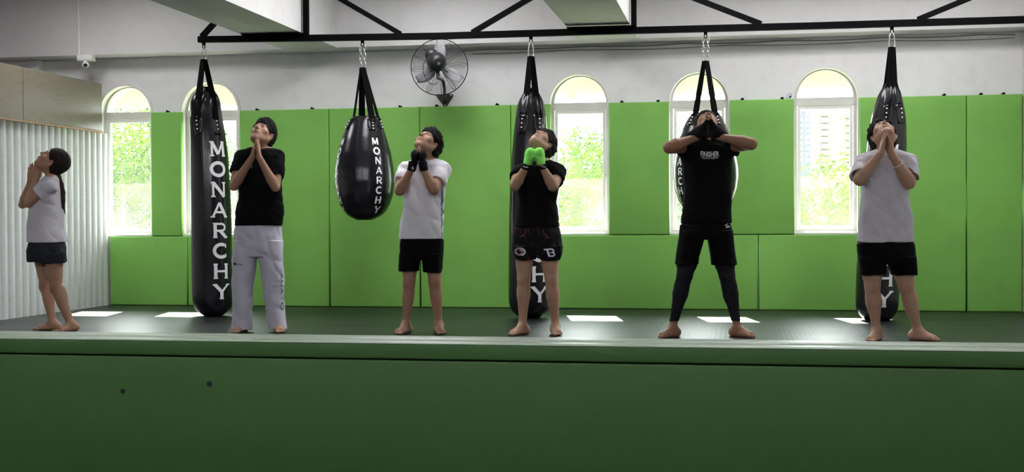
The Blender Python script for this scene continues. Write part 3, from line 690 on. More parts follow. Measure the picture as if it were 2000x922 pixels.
# ------------------------------------------------------------------ figures: smooth implicit surfaces turned into one mesh per body / garment
RX, RY = np.array([_R0.x, _R0.y, 0.]), np.array([_F0.x, _F0.y, 0.])
ROT = Matrix(((_R0.x, _F0.x, 0, 0), (_R0.y, _F0.y, 0, 0), (0, 0, 1, 0), (0, 0, 0, 1)))   # figure frame (x right, y away, z up) -> world
def J(px, py, D):
    """point in the figure frame: seen at px,py, D metres away"""
    r = ray(px, py); v = r*(D/r.dot(_F0)); return np.array([v.dot(_R0), D, CAMH+v.z])
def nrm(v): v = np.array(v, float); return v/np.linalg.norm(v)
_rs = np.random.RandomState(5); _LAT = _rs.rand(32, 32, 32).astype(np.float32)
def vnoise(x, y, z):
    xi, yi, zi = np.floor(x).astype(int), np.floor(y).astype(int), np.floor(z).astype(int)
    fx, fy, fz = x-xi, y-yi, z-zi; fx = fx*fx*(3-2*fx); fy = fy*fy*(3-2*fy); fz = fz*fz*(3-2*fz)
    g = lambda a, b, c: _LAT[(xi+a) % 32, (yi+b) % 32, (zi+c) % 32]
    c00 = g(0, 0, 0)*(1-fx)+g(1, 0, 0)*fx; c10 = g(0, 1, 0)*(1-fx)+g(1, 1, 0)*fx; c01 = g(0, 0, 1)*(1-fx)+g(1, 0, 1)*fx; c11 = g(0, 1, 1)*(1-fx)+g(1, 1, 1)*fx
    return (c00*(1-fy)+c10*fy)*(1-fz)+(c01*(1-fy)+c11*fy)*fz
class Field:
    def __init__(s, lo, hi, h=None):
        s.h = h or RES; s.lo = np.array(lo, float); n = np.ceil((np.array(hi)-s.lo)/s.h).astype(int)+1
        s.ax = [s.lo[i]+s.h*np.arange(n[i]) for i in range(3)]; s.d = np.full(n, .2, np.float32)
    def box(s, lo, hi, m):
        sl = []
        for i in range(3):
            a = int(np.clip(np.floor((lo[i]-m-s.lo[i])/s.h), 0, len(s.ax[i]))); b = int(np.clip(np.ceil((hi[i]+m-s.lo[i])/s.h)+1, 0, len(s.ax[i]))); sl.append(slice(a, b))
        sl = tuple(sl); x = s.ax[0][sl[0]][:, None, None].astype(np.float32); y = s.ax[1][sl[1]][None, :, None].astype(np.float32); z = s.ax[2][sl[2]][None, None, :].astype(np.float32)
        return sl, x, y, z
    def put(s, sl, n, k, op):
        d = s.d[sl]
        if d.size == 0: return
        if op == 'add':
            if k > 0: hh = np.clip(.5+.5*(d-n)/k, 0, 1); r = d*(1-hh)+n*hh-k*hh*(1-hh)
            else: r = np.minimum(d, n)
        elif op == 'sub':
            n = -n
            if k > 0: hh = np.clip(.5-.5*(d-n)/k, 0, 1); r = d*(1-hh)+n*hh+k*hh*(1-hh)
            else: r = np.maximum(d, n)
        s.d[sl] = r
    def cone(s, a, b, ra, rb=None, k=.02, flat=None, fs=1., op='add', cut=False):
        a, b = np.array(a, float), np.array(b, float); rb = ra if rb is None else rb; R = max(ra, rb)*max(1, 1)
        sl, x, y, z = s.box(np.minimum(a, b)-R, np.maximum(a, b)+R, k+.02)
        ba = b-a; L2 = max(1e-9, ba@ba); qx, qy, qz = x-a[0], y-a[1], z-a[2]
        t = (qx*ba[0]+qy*ba[1]+qz*ba[2])/L2; tc = np.clip(t, 0, 1)
        qx = qx-tc*ba[0]; qy = qy-tc*ba[1]; qz = qz-tc*ba[2]; r2 = qx*qx+qy*qy+qz*qz
        if flat is not None:
            n = nrm(flat); c = qx*n[0]+qy*n[1]+qz*n[2]; r2 = r2+c*c*(1/fs**2-1)
        dd = np.sqrt(r2)-(ra+tc*(rb-ra))
        if flat is not None: dd = dd*max(fs, .6)
        if cut: L = math.sqrt(L2); dd = np.maximum(dd, np.maximum((t-1)*L, -t*L))
        s.put(sl, dd, k, op)
    def ell(s, c, r, M=None, k=.02, op='add'):
        c = np.array(c, float); r = np.array(r, float); R = r.max(); sl, x, y, z = s.box(c-R, c+R, k+.02)
        qx, qy, qz = x-c[0], y-c[1], z-c[2]
        if M is None: M = np.eye(3)
        u = [(qx*M[i][0]+qy*M[i][1]+qz*M[i][2])/r[i] for i in range(3)]       # rows of M are the axes
        k0 = np.sqrt(u[0]**2+u[1]**2+u[2]**2); k1 = np.sqrt((u[0]/r[0])**2+(u[1]/r[1])**2+(u[2]/r[2])**2)+1e-6
        s.put(sl, k0*(k0-1)/k1, k, op)
    def loft(s, rows, k=.02, op='add', p=2.0, ang=0.):
        """rows: z, cx, cy, ax, ay from top to bottom; upright tube of elliptic sections, flat ends; ang turns the section"""
        R = np.array(sorted(rows), float); z0, z1 = R[0, 0], R[-1, 0]; mx = R[:, 3:].max()
        sl, x, y, z = s.box((R[:, 1].min()-mx, R[:, 2].min()-mx, z0), (R[:, 1].max()+mx, R[:, 2].max()+mx, z1), k+.02)
        zc = np.clip(z, z0, z1).ravel(); f = lambda i: np.interp(zc, R[:, 0], R[:, i])[None, None, :].astype(np.float32)
        cx, cy, a_, b_ = f(1), f(2), f(3), f(4)
        dx, dy = x-cx, y-cy
        if ang: ca, sa = math.cos(ang), math.sin(ang); dx, dy = dx*ca+dy*sa, -dx*sa+dy*ca
        u = np.abs(dx/a_); v = np.abs(dy/b_); q = (u**p+v**p)**(1/p)
        g = np.sqrt((u/a_)**2+(v/b_)**2)/np.maximum(1e-4, np.sqrt(u*u+v*v))
        dd = (q-1)/np.maximum(g, 1e-3); dd = np.maximum(dd, np.maximum(z-z1, z0-z))
        s.put(sl, dd, k, op)
    def half(s, pt, n, k=0.0):
        """remove everything on the side n points to"""
        n = nrm(n); x, y, z = s.ax[0][:, None, None], s.ax[1][None, :, None], s.ax[2][None, None, :]
        s.d = np.maximum(s.d, ((x-pt[0])*n[0]+(y-pt[1])*n[1]+(z-pt[2])*n[2]).astype(np.float32))
    def wrinkle(s, amp, fx, fy, fz, seed=0, ridge=False, zlo=None, zhi=None):
        I = np.nonzero(np.abs(s.d) < .03); x, y, z = s.ax[0][I[0]], s.ax[1][I[1]], s.ax[2][I[2]]
        n = vnoise(x*fx+seed*3.7+z*fx*.25, y*fy+seed*1.3, z*fz+seed*2.1+x*fz*.4)
        if ridge: n = 1-np.abs(2*n-1)
        a = amp
        if zlo is not None: a = amp*np.clip((z-zlo)/.08, 0, 1)
        if zhi is not None: a = a*np.clip((zhi-z)/.08, 0, 1)
        s.d[I] += (a*(n-.5)*2).astype(np.float32)
    def mesh(s):
        d = s.d; sg = d < 0; h = s.h; nx, ny, nz = d.shape
        c = sum(sg[i:nx-1+i, j:ny-1+j, k:nz-1+k].astype(np.int8) for i in (0, 1) for j in (0, 1) for k in (0, 1))
        A = np.argwhere((c > 0) & (c < 8)); pos = np.zeros((len(A), 3)); cnt = np.zeros(len(A))
        V = {(i, j, k): d[A[:, 0]+i, A[:, 1]+j, A[:, 2]+k] for i in (0, 1) for j in (0, 1) for k in (0, 1)}
        for p in V:
            for ax in range(3):
                if p[ax] == 0:
                    q = list(p); q[ax] = 1; q = tuple(q); a, b = V[p], V[q]; m = (a < 0) != (b < 0)
                    t = np.where(m, a/np.where(m, a-b, 1), 0); P = np.array(p, float)[None].repeat(len(A), 0); P[:, ax] += t
                    pos[m] += P[m]; cnt += m
        pos = (A+pos/cnt[:, None])*h+s.lo
        idx = np.full((nx-1, ny-1, nz-1), -1, np.int32); idx[A[:, 0], A[:, 1], A[:, 2]] = np.arange(len(A)); F = []
        for ax in range(3):
            a = sg; b = np.roll(sg, -1, ax); x = (a != b); sl = [slice(1, n-1) for n in d.shape]; sl[ax] = slice(0, d.shape[ax]-1); E = np.argwhere(x[tuple(sl)]); 
            off = [1, 1, 1]; off[ax] = 0; E = E+off; ins = a[E[:, 0], E[:, 1], E[:, 2]]
            u, v = [(1, 2), (2, 0), (0, 1)][ax]; eu = np.zeros(3, int); eu[u] = 1; ev = np.zeros(3, int); ev[v] = 1
            g = lambda o: idx[(E-o)[:, 0], (E-o)[:, 1], (E-o)[:, 2]]
            Q = np.stack([g(eu+ev), g(ev), g(0*eu), g(eu)], 1); Q[~ins] = Q[~ins][:, ::-1]; F.append(Q)
        F = np.concatenate(F); F = F[(F >= 0).all(1)]; return pos, F
    def smooth(s, it=1):
        for _ in range(it):
            d = s.d; e = d.copy(); e[1:-1, 1:-1, 1:-1] = .4*d[1:-1, 1:-1, 1:-1]+.1*(d[2:, 1:-1, 1:-1]+d[:-2, 1:-1, 1:-1]+d[1:-1, 2:, 1:-1]+d[1:-1, :-2, 1:-1]+d[1:-1, 1:-1, 2:]+d[1:-1, 1:-1, :-2]); s.d = e
    def build(s, name, m, parent, paint=None, base=(1, 1, 1)):
        P, F = s.mesh(); me = bpy.data.meshes.new(name); me.vertices.add(len(P)); me.loops.add(F.size); me.polygons.add(len(F))
        Pw = P[:, :1]*RX+P[:, 1:2]*RY; Pw[:, 2] = P[:, 2]
        me.vertices.foreach_set('co', Pw.ravel()); me.loops.foreach_set('vertex_index', F.ravel().astype(np.int32)); me.polygons.foreach_set('loop_start', np.arange(0, F.size, 4, dtype=np.int32))
        me.update(calc_edges=True); me.validate()
        o = link(name, me, m, parent, True)
        if paint is not None:
            C = np.ones((len(P), 4)); C[:, :3] = base
            for (c, r, M, colr, soft) in paint:
                q = P-np.array(c); M = np.eye(3) if M is None else np.array(M); q = (q@M.T)/np.array(r); t = np.clip((1-np.linalg.norm(q, axis=1))/soft, 0, 1)[:, None]
                C[:, :3] = C[:, :3]*(1-t)+np.array(colr)*t
            at_ = me.color_attributes.new('tint', 'FLOAT_COLOR', 'POINT'); at_.data.foreach_set('color', C.ravel())
        o['_n'] = len(P); return o

def skin_mat(name, c):
    m = mat(name, c, .52, bump=.10, scale=250, spec=.4, sss=.08); nt = m.node_tree; b = nt.nodes['Principled BSDF']
    a = nt.nodes.new('ShaderNodeAttribute'); a.attribute_name = 'tint'; mx = nt.nodes.new('ShaderNodeMix'); mx.data_type = 'RGBA'; mx.blend_type = 'MULTIPLY'; mx.inputs[0].default_value = 1
    mx.inputs[6].default_value = (*rgb(c), 1); nt.links.new(a.outputs[0], mx.inputs[7]); nt.links.new(mx.outputs[2], b.inputs['Base Color']); return m

def head_frame(pitch, yaw=0, roll=0, base=0):
    """rows: right (image right when facing the camera), forward, up"""
    P, Yw, R = map(math.radians, (pitch, yaw, roll))
    x, f, u = np.array([1., 0, 0]), np.array([0, -1., 0]), np.array([0, 0, 1.])
    def rot(v, ax, t): v = np.array(v); ax = nrm(ax); return v*math.cos(t)+np.cross(ax, v)*math.sin(t)+ax*(ax@v)*(1-math.cos(t))
    f, u = rot(f, x, -P), rot(u, x, -P)
    z = np.array([0, 0, 1.]); x, f, u = rot(x, z, -Yw), rot(f, z, -Yw), rot(u, z, -Yw)
    y = np.array([0, 1., 0]); x, f, u = rot(x, y, R), rot(f, y, R), rot(u, y, R)
    return np.array([x, f, u])
def head(F, c, M, s=1., paint=None, fem=False):
    w = lambda x, f, u: np.array(c)+s*(x*M[0]+f*M[1]+u*M[2])
    F.ell(w(0, -.012, .040), (.074*s, .094*s, .082*s), M, .02)
    F.ell(w(0, .022, -.020), (.064*s, .072*s, .085*s), M, .03)
    F.ell(w(0, .050, -.075), (.036*s, .038*s, .034*s), M, .035)
    F.cone(w(0, .070, -.098), w(0, .072, -.100), .017*s, k=.022)
    for q in (-1, 1):
        F.cone(w(q*.056, -.005, -.045), w(q*.020, .060, -.096), .018*s, .014*s, k=.025)          # jaw line
        F.ell(w(q*.044, .058, -.020), (.021*s, .018*s, .020*s), M, .02)                          # cheekbone
        F.cone(w(q*.012, .086, .024), w(q*.040, .072, .026), .010*s, .008*s, k=.014)             # brow ridge
        F.ell(w(q*.031, .094, .004), (.016*s, .014*s, .010*s), M, .012, 'sub')                   # socket
        F.ell(w(q*.031, .074, .004), (.013*s, .013*s, .012*s), M, .004)                          # eyeball under its lid
    F.cone(w(0, .086, .014), w(0, .108, -.022), .0085*s, .0115*s, k=.010)
    for q in (-1, 1): F.cone(w(q*.011, .098, -.027), w(q*.012, .094, -.027), .0075*s, k=.006)
    F.ell(w(0, .080, -.052), (.028*s, .018*s, .022*s), M, .012)
    F.cone(w(-.017, .094, -.049), w(.017, .094, -.049), .0050*s, k=.006); F.cone(w(-.014, .094, -.060), w(.014, .094, -.060), .0062*s, k=.006)
    F.cone(w(-.024, .092, -.0545), w(.024, .092, -.0545), .0022*s, k=.004, op='sub')
    for q in (-1, 1):
        F.cone(w(q*.0065, .1085, -.036), w(q*.0065, .104, -.030), .0028*s, k=.003, op='sub')
        E = np.array([nrm(M[0]*.85-q*M[1]*.5), nrm(M[1]*.85+q*M[0]*.5), M[2]])
        F.ell(w(q*.078, -.008, -.010), (.0075*s, .019*s, .031*s), E, .010); F.ell(w(q*.084, -.004, -.008), (.006*s, .010*s, .017*s), E, .004, 'sub')
    if paint is not None:
        lip = (.62, .36, .36); dk = (.10, .08, .08)
        paint.append((w(0, .098, -.055), (.027*s, .016*s, .011*s), M, lip, .5)); paint.append((w(0, .098, -.0545), (.025*s, .02*s, .0034*s), M, (.25, .12, .12), .6))
        for q in (-1, 1):
            B = np.array([nrm(M[0]-.25*q*M[1]-.1*q*M[2]), M[1], M[2]])
            paint.append((w(q*.031, .095, .028), (.023*s, .022*s, .0075*s), B, dk if not fem else (.3, .22, .2), .35))
            paint.append((w(q*.031, .088, .004), (.017*s, .014*s, .0056*s), B, (.12, .08, .08), .5))
            paint.append((w(q*.0065, .108, -.036), (.0052*s, .008*s, .005*s), M, (.14, .07, .07), .4))
            paint.append((w(q*.085, -.004, -.010), (.008*s, .012*s, .018*s), M, (.75, .6, .6), .9))
        paint.append((w(0, .045, -.095), (.05*s, .05*s, .03*s), M, (.93, .88, .86), .9))
    return w
def hair(parent, c, M, m, s=1., th=.014, cutoff=.02, low=-.075, top=.0, rough=.006, seed=1, fringe=.0, back=0., freq=38, extra=None):
    w = lambda x, f, u: np.array(c)+s*(x*M[0]+f*M[1]+u*M[2])
    lo, hi = np.array(c)-.24*s, np.array(c)+.24*s; F = Field(lo, hi)
    F.ell(w(0, -.014, .042), ((.075+th)*s, (.094+th)*s, (.083+th)*s), M, 0)
    if top: F.ell(w(0, .030, .085), (.060*s, (.055)*s, (.030+top)*s), M, .03)
    F.ell(w(0, -.045, -.02), ((.066+th*.8)*s, (.055+th*.8+back)*s, .07*s), M, .03)
    F.wrinkle(rough, freq, freq, freq*.6, seed); F.wrinkle(rough*.6, freq*2.2, freq*2.2, freq*1.3, seed+3)
    n = (.62*M[1]-.78*M[2]); F.half(w(0, 0, 0)+n*(cutoff*s), n); F.half(w(0, 0, low), -M[2])
    if extra: extra(F, w)
    # the skull and the ears stay free
    for q in (-1, 1): F.ell(w(q*.084, .004, -.012), (.020*s, .020*s, .034*s), M, .004, 'sub')
    return F.build('hair', m, parent)

def hand(F, wrist, d, n, l, s=1., curl=(0.05, .1, .1), thumb='along', paint=None, spread=0.0, fingers=True, only_palm=False, grow=0., k=.008):
    """d towards the fingertips, n out of the palm, l towards the thumb side"""
    d, n, l = nrm(d), nrm(n), nrm(l); wr = np.array(wrist, float)
    offs = (.029, .0098, -.0095, -.028); ln = (.074, .082, .076, .060); kn = []
    for i, o in enumerate(offs):
        kb = wr+s*(d*(.094-.004*abs(i-1)-(.008 if i == 3 else 0))+l*o); kn.append(kb)
        F.cone(wr+s*(l*o*.62+d*.008), kb, (.0145)*s+grow, .0115*s+grow, k=.014)
    if fingers:
        for i, (kb, L, o) in enumerate(zip(kn, ln, offs)):
            p = kb; a = 0; dd = d; r = (.0095, .0085, .0078, .0066)
            for j, fr_ in enumerate((.44, .31, .25)):
                a += curl[j]*(1 if not isinstance(curl[j], tuple) else 1); dirn = nrm(d*math.cos(a)+n*math.sin(a)+l*spread*(1.5-i)*.25); q = p+dirn*L*fr_*s
                F.cone(p, q, r[j]*s*(.9 if i == 3 else 1)+grow, r[j+1]*s*(.9 if i == 3 else 1)+grow, k=.003); p = q
                if only_palm: break
    tb = wr+s*(l*.022+d*.020+n*.008)
    if thumb == 'along': t1 = tb+s*(l*.020+d*.034+n*.004); t2 = t1+s*(l*.004+d*.034+n*.002); t3 = t2+s*(d*.022-l*.004)
    elif isinstance(thumb, tuple): q_ = nrm(thumb); t1 = tb+s*q_*.034+s*d*.03; t2 = t1+s*q_*.034; t3 = t2+s*q_*.024
    elif thumb == 'out': t1 = tb+s*(l*.030+d*.022+n*.010); t2 = t1+s*(l*.018+d*.022+n*.006); t3 = t2+s*(d*.020+l*.006)
    else: t1 = tb+s*(l*.014+d*.030+n*.018); t2 = t1+s*(-l*.010+d*.022+n*.014); t3 = t2+s*(-l*.016+d*.010+n*.004)
    F.cone(tb, t1, .0155*s+grow, .012*s+grow, k=.012)
    if fingers or only_palm: F.cone(t1, t2, .0105*s+grow, .0098*s+grow, k=.004)
    if fingers and not only_palm: F.cone(t2, t3, .0098*s+grow, .0078*s+grow, k=.003)
    return kn
def foot(F, ankle, d, s=1., bare=True):
    """bare foot on the floor, toes towards d"""
    d = nrm([d[0], d[1], 0]); l = np.array([-d[1], d[0], 0]); a = np.array(ankle, float); g = np.array([a[0], a[1], 0.])
    up = np.array([0, 0, 1.])
    F.cone(g-d*.045*s+up*.030, g-d*.030*s+up*.034, .030*s, .030*s, k=.02)                 # heel
    F.cone(a, g-d*.02*s+up*.045, .034*s, .036*s, k=.025)
    F.cone(g+d*.01*s+up*.058, g+d*.105*s+up*.026, .033*s, .020*s, k=.025)                 # instep
    F.cone(g-d*.02*s+l*-.012+up*.024, g+d*.11*s-l*.022*s+up*.020, .024*s, .019*s, k=.02); F.cone(g-d*.02*s+l*.010+up*.024, g+d*.12*s+l*.016*s+up*.020, .024*s, .019*s, k=.02)
    return d, l, g
def toes(F, dlg, side, s=1.):
    """side = +1 when the big toe lies towards +l"""
    d, l, g = dlg; up = np.array([0, 0, 1.])
    for i in range(5):
        o = side*(.030-.0155*i)*s; b = g+d*(.125-.005*i)*s+l*o+up*.016; e = b+d*((.045, .040, .036, .031, .026)[i])*s+up*(-.004)
        F.cone(b, e, (.0128, .0085, .008, .0076, .0076)[i]*s, (.0130, .0086, .008, .0076, .0076)[i]*s, k=.002)
def leg(F, hip, knee, ankle, s=1., th=.080, kn=.056, cf=.054, an=.036, back=np.array([0, 1., 0]), calfout=0.):
    hip, knee, ankle = map(lambda v: np.array(v, float), (hip, knee, ankle))
    T = lambda t: hip+(knee-hip)*t
    C = lambda t: knee+(ankle-knee)*t
    ch = [(T(0), th), (T(.35), th*.97), (T(.70), kn*1.0+(th-kn)*.42), (T(.90), kn*1.04), (knee, kn), (C(.10), kn*.93), (C(.24), cf*.97), (C(.38), cf*.96), (C(.60), an+(cf-an)*.42), (C(.82), an*1.06), (ankle, an)]
    for (a, ra), (b, rb) in zip(ch, ch[1:]): F.cone(a, b, ra*s, rb*s, k=.004)
    F.cone(knee-back*.010, knee-back*.016-np.array([0, 0, .02]), .034*s, k=.03)
    F.ell(C(.30)+back*.016+np.array([calfout, 0, 0]), (cf*.80*s, cf*.88*s, .100*s), None, .02)
def arm(F, sh, el, wr, s=1., up=.046, elr=.036, fo=.040, wrr=.025):
    sh, el, wr = map(lambda v: np.array(v, float), (sh, el, wr))
    F.cone(sh, sh*.45+el*.55, up*s, up*s*.95, k=.02); F.cone(sh*.45+el*.55, el, up*s*.95, elr*s, k=.004)
    m = el+(wr-el)*.26; F.cone(el, m, elr*s, fo*s, k=.006); F.cone(m, el+(wr-el)*.7, fo*s, wrr*s*1.12, k=.006); F.cone(el+(wr-el)*.7, wr, wrr*s*1.12, wrr*s, k=.006)

class Person:
    def __init__(s, D, foot_px, label):
        s.D = D; p = J(foot_px[0], foot_px[1], D); w = ROT @ Vector((p[0], p[1], 0)); s.root = thing('person', (w.x, w.y, 0), label, 'person'); s.c = p
    def J(s, px, py, t=0): return J(px, py, s.D-t)
    def rows(s, R, t=0):
        """rows (py, xl, xr, depth radius[, t]) -> loft rows"""
        out = []
        for r in R:
            tt = r[4] if len(r) > 4 else t; a, b = s.J(r[1], r[0], tt), s.J(r[2], r[0], tt); out.append(((a[2]+b[2])/2, (a[0]+b[0])/2, s.D-tt, (b[0]-a[0])/2, r[3]))
        return out
    def field(s, px0, px1, py0, py1, t0=-.30, t1=.42, h=None):
        a = s.J(px0, py1, t0); b = s.J(px1, py0, t0); a2 = s.J(px0, py1, t1); b2 = s.J(px1, py0, t1)
        lo = np.minimum(a, a2); hi = np.maximum(b, b2); lo[2] = max(lo[2], -.02); return Field(np.minimum(lo, hi), np.maximum(lo, hi), h)
def decal(name, o, polys, m, off=.003, label=None):
    """flat marks given as pixel polygons, laid on the surface of garment o"""
    me = o.data; V = [v.co.copy() for v in me.vertices]; T = BVHTree.FromPolygons(V, [tuple(p.vertices) for p in me.polygons]); bm = NB()
    for poly in polys:
        vs = []
        for (x, y) in poly:
            r = ray(x, y).normalized(); hit = T.ray_cast(CO, r)
            if hit[0] is None: vs = None; break
            vs.append(bm.verts.new(hit[0]-r*off))
        if vs and len(vs) > 2:
            try: bm.faces.new(vs)
            except ValueError: pass
    q = obj(name, bm, m, o)
    if label: tag(q, label)
    return q
def text_polys(txt, x0, y0, x1, y1, rot=0, bend=0, bold=0):
    cu = bpy.data.curves.new('t', 'FONT'); cu.body = txt; cu.resolution_u = 2; cu.offset = bold; ob = bpy.data.objects.new('t', cu); COL.objects.link(ob)
    dg = bpy.context.evaluated_depsgraph_get(); me = bpy.data.meshes.new_from_object(ob.evaluated_get(dg)); bpy.data.objects.remove(ob)
    P = [v.co.copy() for v in me.vertices]; xa, xb = min(p.x for p in P), max(p.x for p in P); ya, yb_ = min(p.y for p in P), max(p.y for p in P); out = []
    for f in me.polygons:
        pl = []
        for i in f.vertices:
            u = (P[i].x-xa)/(xb-xa); v = (P[i].y-ya)/(yb_-ya)
            if rot: pl.append((x0+(x1-x0)*v, y0+(y1-y0)*u)) if rot > 0 else pl.append((x1-(x1-x0)*v, y1-(y1-y0)*u))
            else: pl.append((x0+(x1-x0)*u, y1-(y1-y0)*v+bend*4*u*(1-u)))
        out.append(pl)
    bpy.data.meshes.remove(me); return out
def cloth(name, c, rough=.85, bump=.06, scale=220, sheen=.0): return mat(name, c, rough, bump=bump, scale=scale, vary=.05, vscale=8, sheen=sheen, spec=.1)
M_black = cloth('black_cotton', (.0035, .0035, .004)); M_blackp = cloth('black_polyester', (.0028, .0028, .0035), .8, .12)
M_tee = cloth('white_cotton', (.60, .575, .635)); M_jersey = cloth('white_polyester', (.82, .80, .87), .7)
M_dobok = cloth('white_canvas_trousers', (.58, .56, .65), .8, .10, 160)
M_hair = mat('black_hair', (.005, .0045, .0045), .75, bump=.5, scale=220, stretch=(1, 1, .3), spec=.15); M_hairb = mat('dark_brown_hair', (.014, .009, .007), .75, bump=.5, scale=220, stretch=(1, 1, .3), spec=.2)
M_wrap = cloth('black_hand_wrap', (.009, .009, .010), .8, .2, 200)

def clamp_floor(F): F.half((0, 0, .0015), (0, 0, -1))
def tee(P, name, m, rows, sleeves, neck, t=0, hem_drop=0, wr=(.0045, 10, 10, 5), collar=None, seed=1, bounds=None, p=2.3, slope=None):
    """rows in pixels from collar to hem; sleeves: (shoulder, end, r0, r1); neck: (px, py, radius)"""
    R = P.rows(rows, t); xs = [r[1] for r in rows]+[r[2] for r in rows]
    b = bounds or (min(xs)-30, max(xs)+30, rows[0][0]-14, rows[-1][0]+6); F = P.field(*b)
    F.loft(R, .02, p=p)
    G = Field(F.lo, F.lo+F.h, F.h); G.ax = F.ax; G.d = np.full(F.d.shape, .2, np.float32)
    for (fr, r1), (sh, el, wr_, s_, ups) in zip(sleeves, P.arms):      # sleeves follow the arms, each trimmed flat and hollowed at its end
        a, el = P.J(*sh), P.J(*el); e = a+(el-a)*fr; u = ups.get('up', .046)*s_
        S = Field(F.lo, F.lo+F.h, F.h); S.ax = F.ax; S.d = np.full(F.d.shape, .2, np.float32)
        S.cone(a-np.array([0, 0, .006]), e, u+.010, r1, k=0); S.ell(a*.55+el*.45, (u*1.05+.010,)*2+(.070*s_+.010,), None, .02)
        d = nrm(e-a); S.half(e, d); S.cone(e-d*.022, e+d*.05, r1-.012, r1-.011, k=.003, op='sub'); G.d = np.minimum(G.d, S.d)
    hh = np.clip(.5+.5*(F.d-G.d)/.035, 0, 1); F.d = F.d*(1-hh)+G.d*hh-.035*hh*(1-hh)
    nx, ny, nr = neck; q = P.J(nx, ny, t)
    F.wrinkle(wr[0], wr[1], wr[2], wr[3], seed); F.wrinkle(wr[0]*.7, wr[1]*1.6, wr[2]*1.6, wr[3]*3.2, seed+5, True)
    F.cone(q-np.array([0, .0, .015]), q+np.array([0, 0, .10]), nr, nr*1.05, k=.008, op='sub')
    hemz = R[-1][0]+.002; F.half((0, 0, hemz), (0, 0, -1))
    F.smooth(1)
    return F.build(name, m, P.root)
def bottoms(P, name, m, waist, legs, t=0, seed=3, wr=(.004, 9, 9, 4), hollow=.03, p=2.2, k=.004, bounds=None):
    xs = [r[1] for r in waist]+[r[2] for r in waist]+[r[i] for L in legs for r in L for i in (1, 2)]; ys = [r[0] for L in legs for r in L]
    F = P.field(*(bounds or (min(xs)-12, max(xs)+12, waist[0][0]-8, max(ys)+8))); F.loft(P.rows(waist, t), .01, p=p)
    for L in legs: F.loft(P.rows(L, t), k, p=p)
    for hp, kn_, an_, kw in P.legs:
        q = dict(kw); g = .007 if hollow < .035 else .014; q['th'] = kw.get('th', .080)+g; q['kn'] = kw.get('kn', .056)+g; q['cf'] = kw.get('cf', .054)+g; q['an'] = kw.get('an', .036)+g; G = Field(F.lo, F.lo+F.h, F.h); G.ax = F.ax; G.d = np.full(F.d.shape, .2, np.float32)
        leg(G, P.J(*hp), P.J(*kn_), P.J(*an_), **q); zt_ = P.J(0, min(r[0] for L in legs for r in L)-25)[2]; zb_ = P.J(0, min(L[-1][0] for L in legs), t)[2]; G.half((0, 0, zt_), (0, 0, 1)); G.half((0, 0, zb_+.001), (0, 0, -1)); F.d = np.minimum(F.d, G.d)
    F.wrinkle(wr[0], wr[1], wr[2], wr[3], seed); F.wrinkle(wr[0]*.8, wr[1]*1.5, wr[2]*1.5, wr[3]*3, seed+4, True)
    for L in legs:
        R = P.rows(L[-2:], t); zb = R[-1][0]; a = R[-1]
        if hollow: F.loft([(zb+hollow, a[1], a[2], a[3]-.011, a[4]-.011), (zb-.03, a[1], a[2], a[3]-.009, a[4]-.009)], .002, 'sub', p=p)
    F.smooth(1); return F.build(name, m, P.root)
def body_torso(F, P, rows, t=0, shrink=.014, p=2.2):
    R = [(r[0], r[1], r[2], max(.03, r[3]-shrink), max(.03, r[4]-shrink)) for r in P.rows(rows, t)]; F.loft(R, .02, p=p)

def figure(D, fx, label, skin, headspec, neck, torso, arms, legs, feet, hands, bounds, pelvis, girdle=(.05, .02, -.03)):
    P = Person(D, fx, label); F = P.field(*bounds); paint = []
    body_torso(F, P, torso); body_torso(F, P, pelvis, shrink=.030)
    (hx, hy, ht), pitch, yaw, roll, hs = headspec; c = P.J(hx, hy, ht); M = head_frame(pitch, yaw, roll)
    nb = P.J(*neck[:3]); skull = c-M[1]*.030*hs-M[2]*.035*hs
    F.cone(nb-np.array([0, 0, .03]), skull, neck[3]*1.08, neck[3], k=.03)
    F.cone(nb*.45+(c+M[1]*.035*hs-M[2]*.07*hs)*.55, c+M[1]*.03*hs-M[2]*.06*hs, .030, .028, k=.03)
    g_ = np.array(girdle); F.cone(nb+g_*np.array([-1, -1 if g_[0] == 0 else 1, 1]), nb+g_, .045, k=.03)
    for (sh, el, wr, s, ups) in arms: arm(F, P.J(*sh), P.J(*el), P.J(*wr), s, **ups)
    for (hip, kn, an, kw) in legs: leg(F, P.J(*hip), P.J(*kn), P.J(*an), **kw)
    fl = []
    for (an, d, side, s) in feet: fl.append((foot(F, P.J(*an), d, s), side, s))
    w = head(F, c, M, hs, paint)
    F.smooth(1)
    for q in fl: toes(F, q[0], q[1], q[2])
    for h in hands: hand(F, P.J(*h[0]), h[1], h[2], h[3], **h[4])
    clamp_floor(F)
    for (hip, kn, an, kw) in legs:
        k_ = P.J(*kn); paint.append((k_+np.array([0, -.04, -.01]), (.045, .05, .05), None, (.78, .68, .66), .9))
    P.arms, P.legs = arms, legs
    P.body = F.build('body', skin, P.root, paint); P.hc, P.hM, P.hs = c, M, hs
    return P
S_tan = skin_mat('skin_tan', (.42, .235, .155)); S_light = skin_mat('skin_light', (.50, .30, .205)); S_brown = skin_mat('skin_brown', (.33, .17, .10))
UP = np.array([0, 0, 1.])
def dirpx(dx, dy, dt=0): return nrm((dx, -dt, -dy))

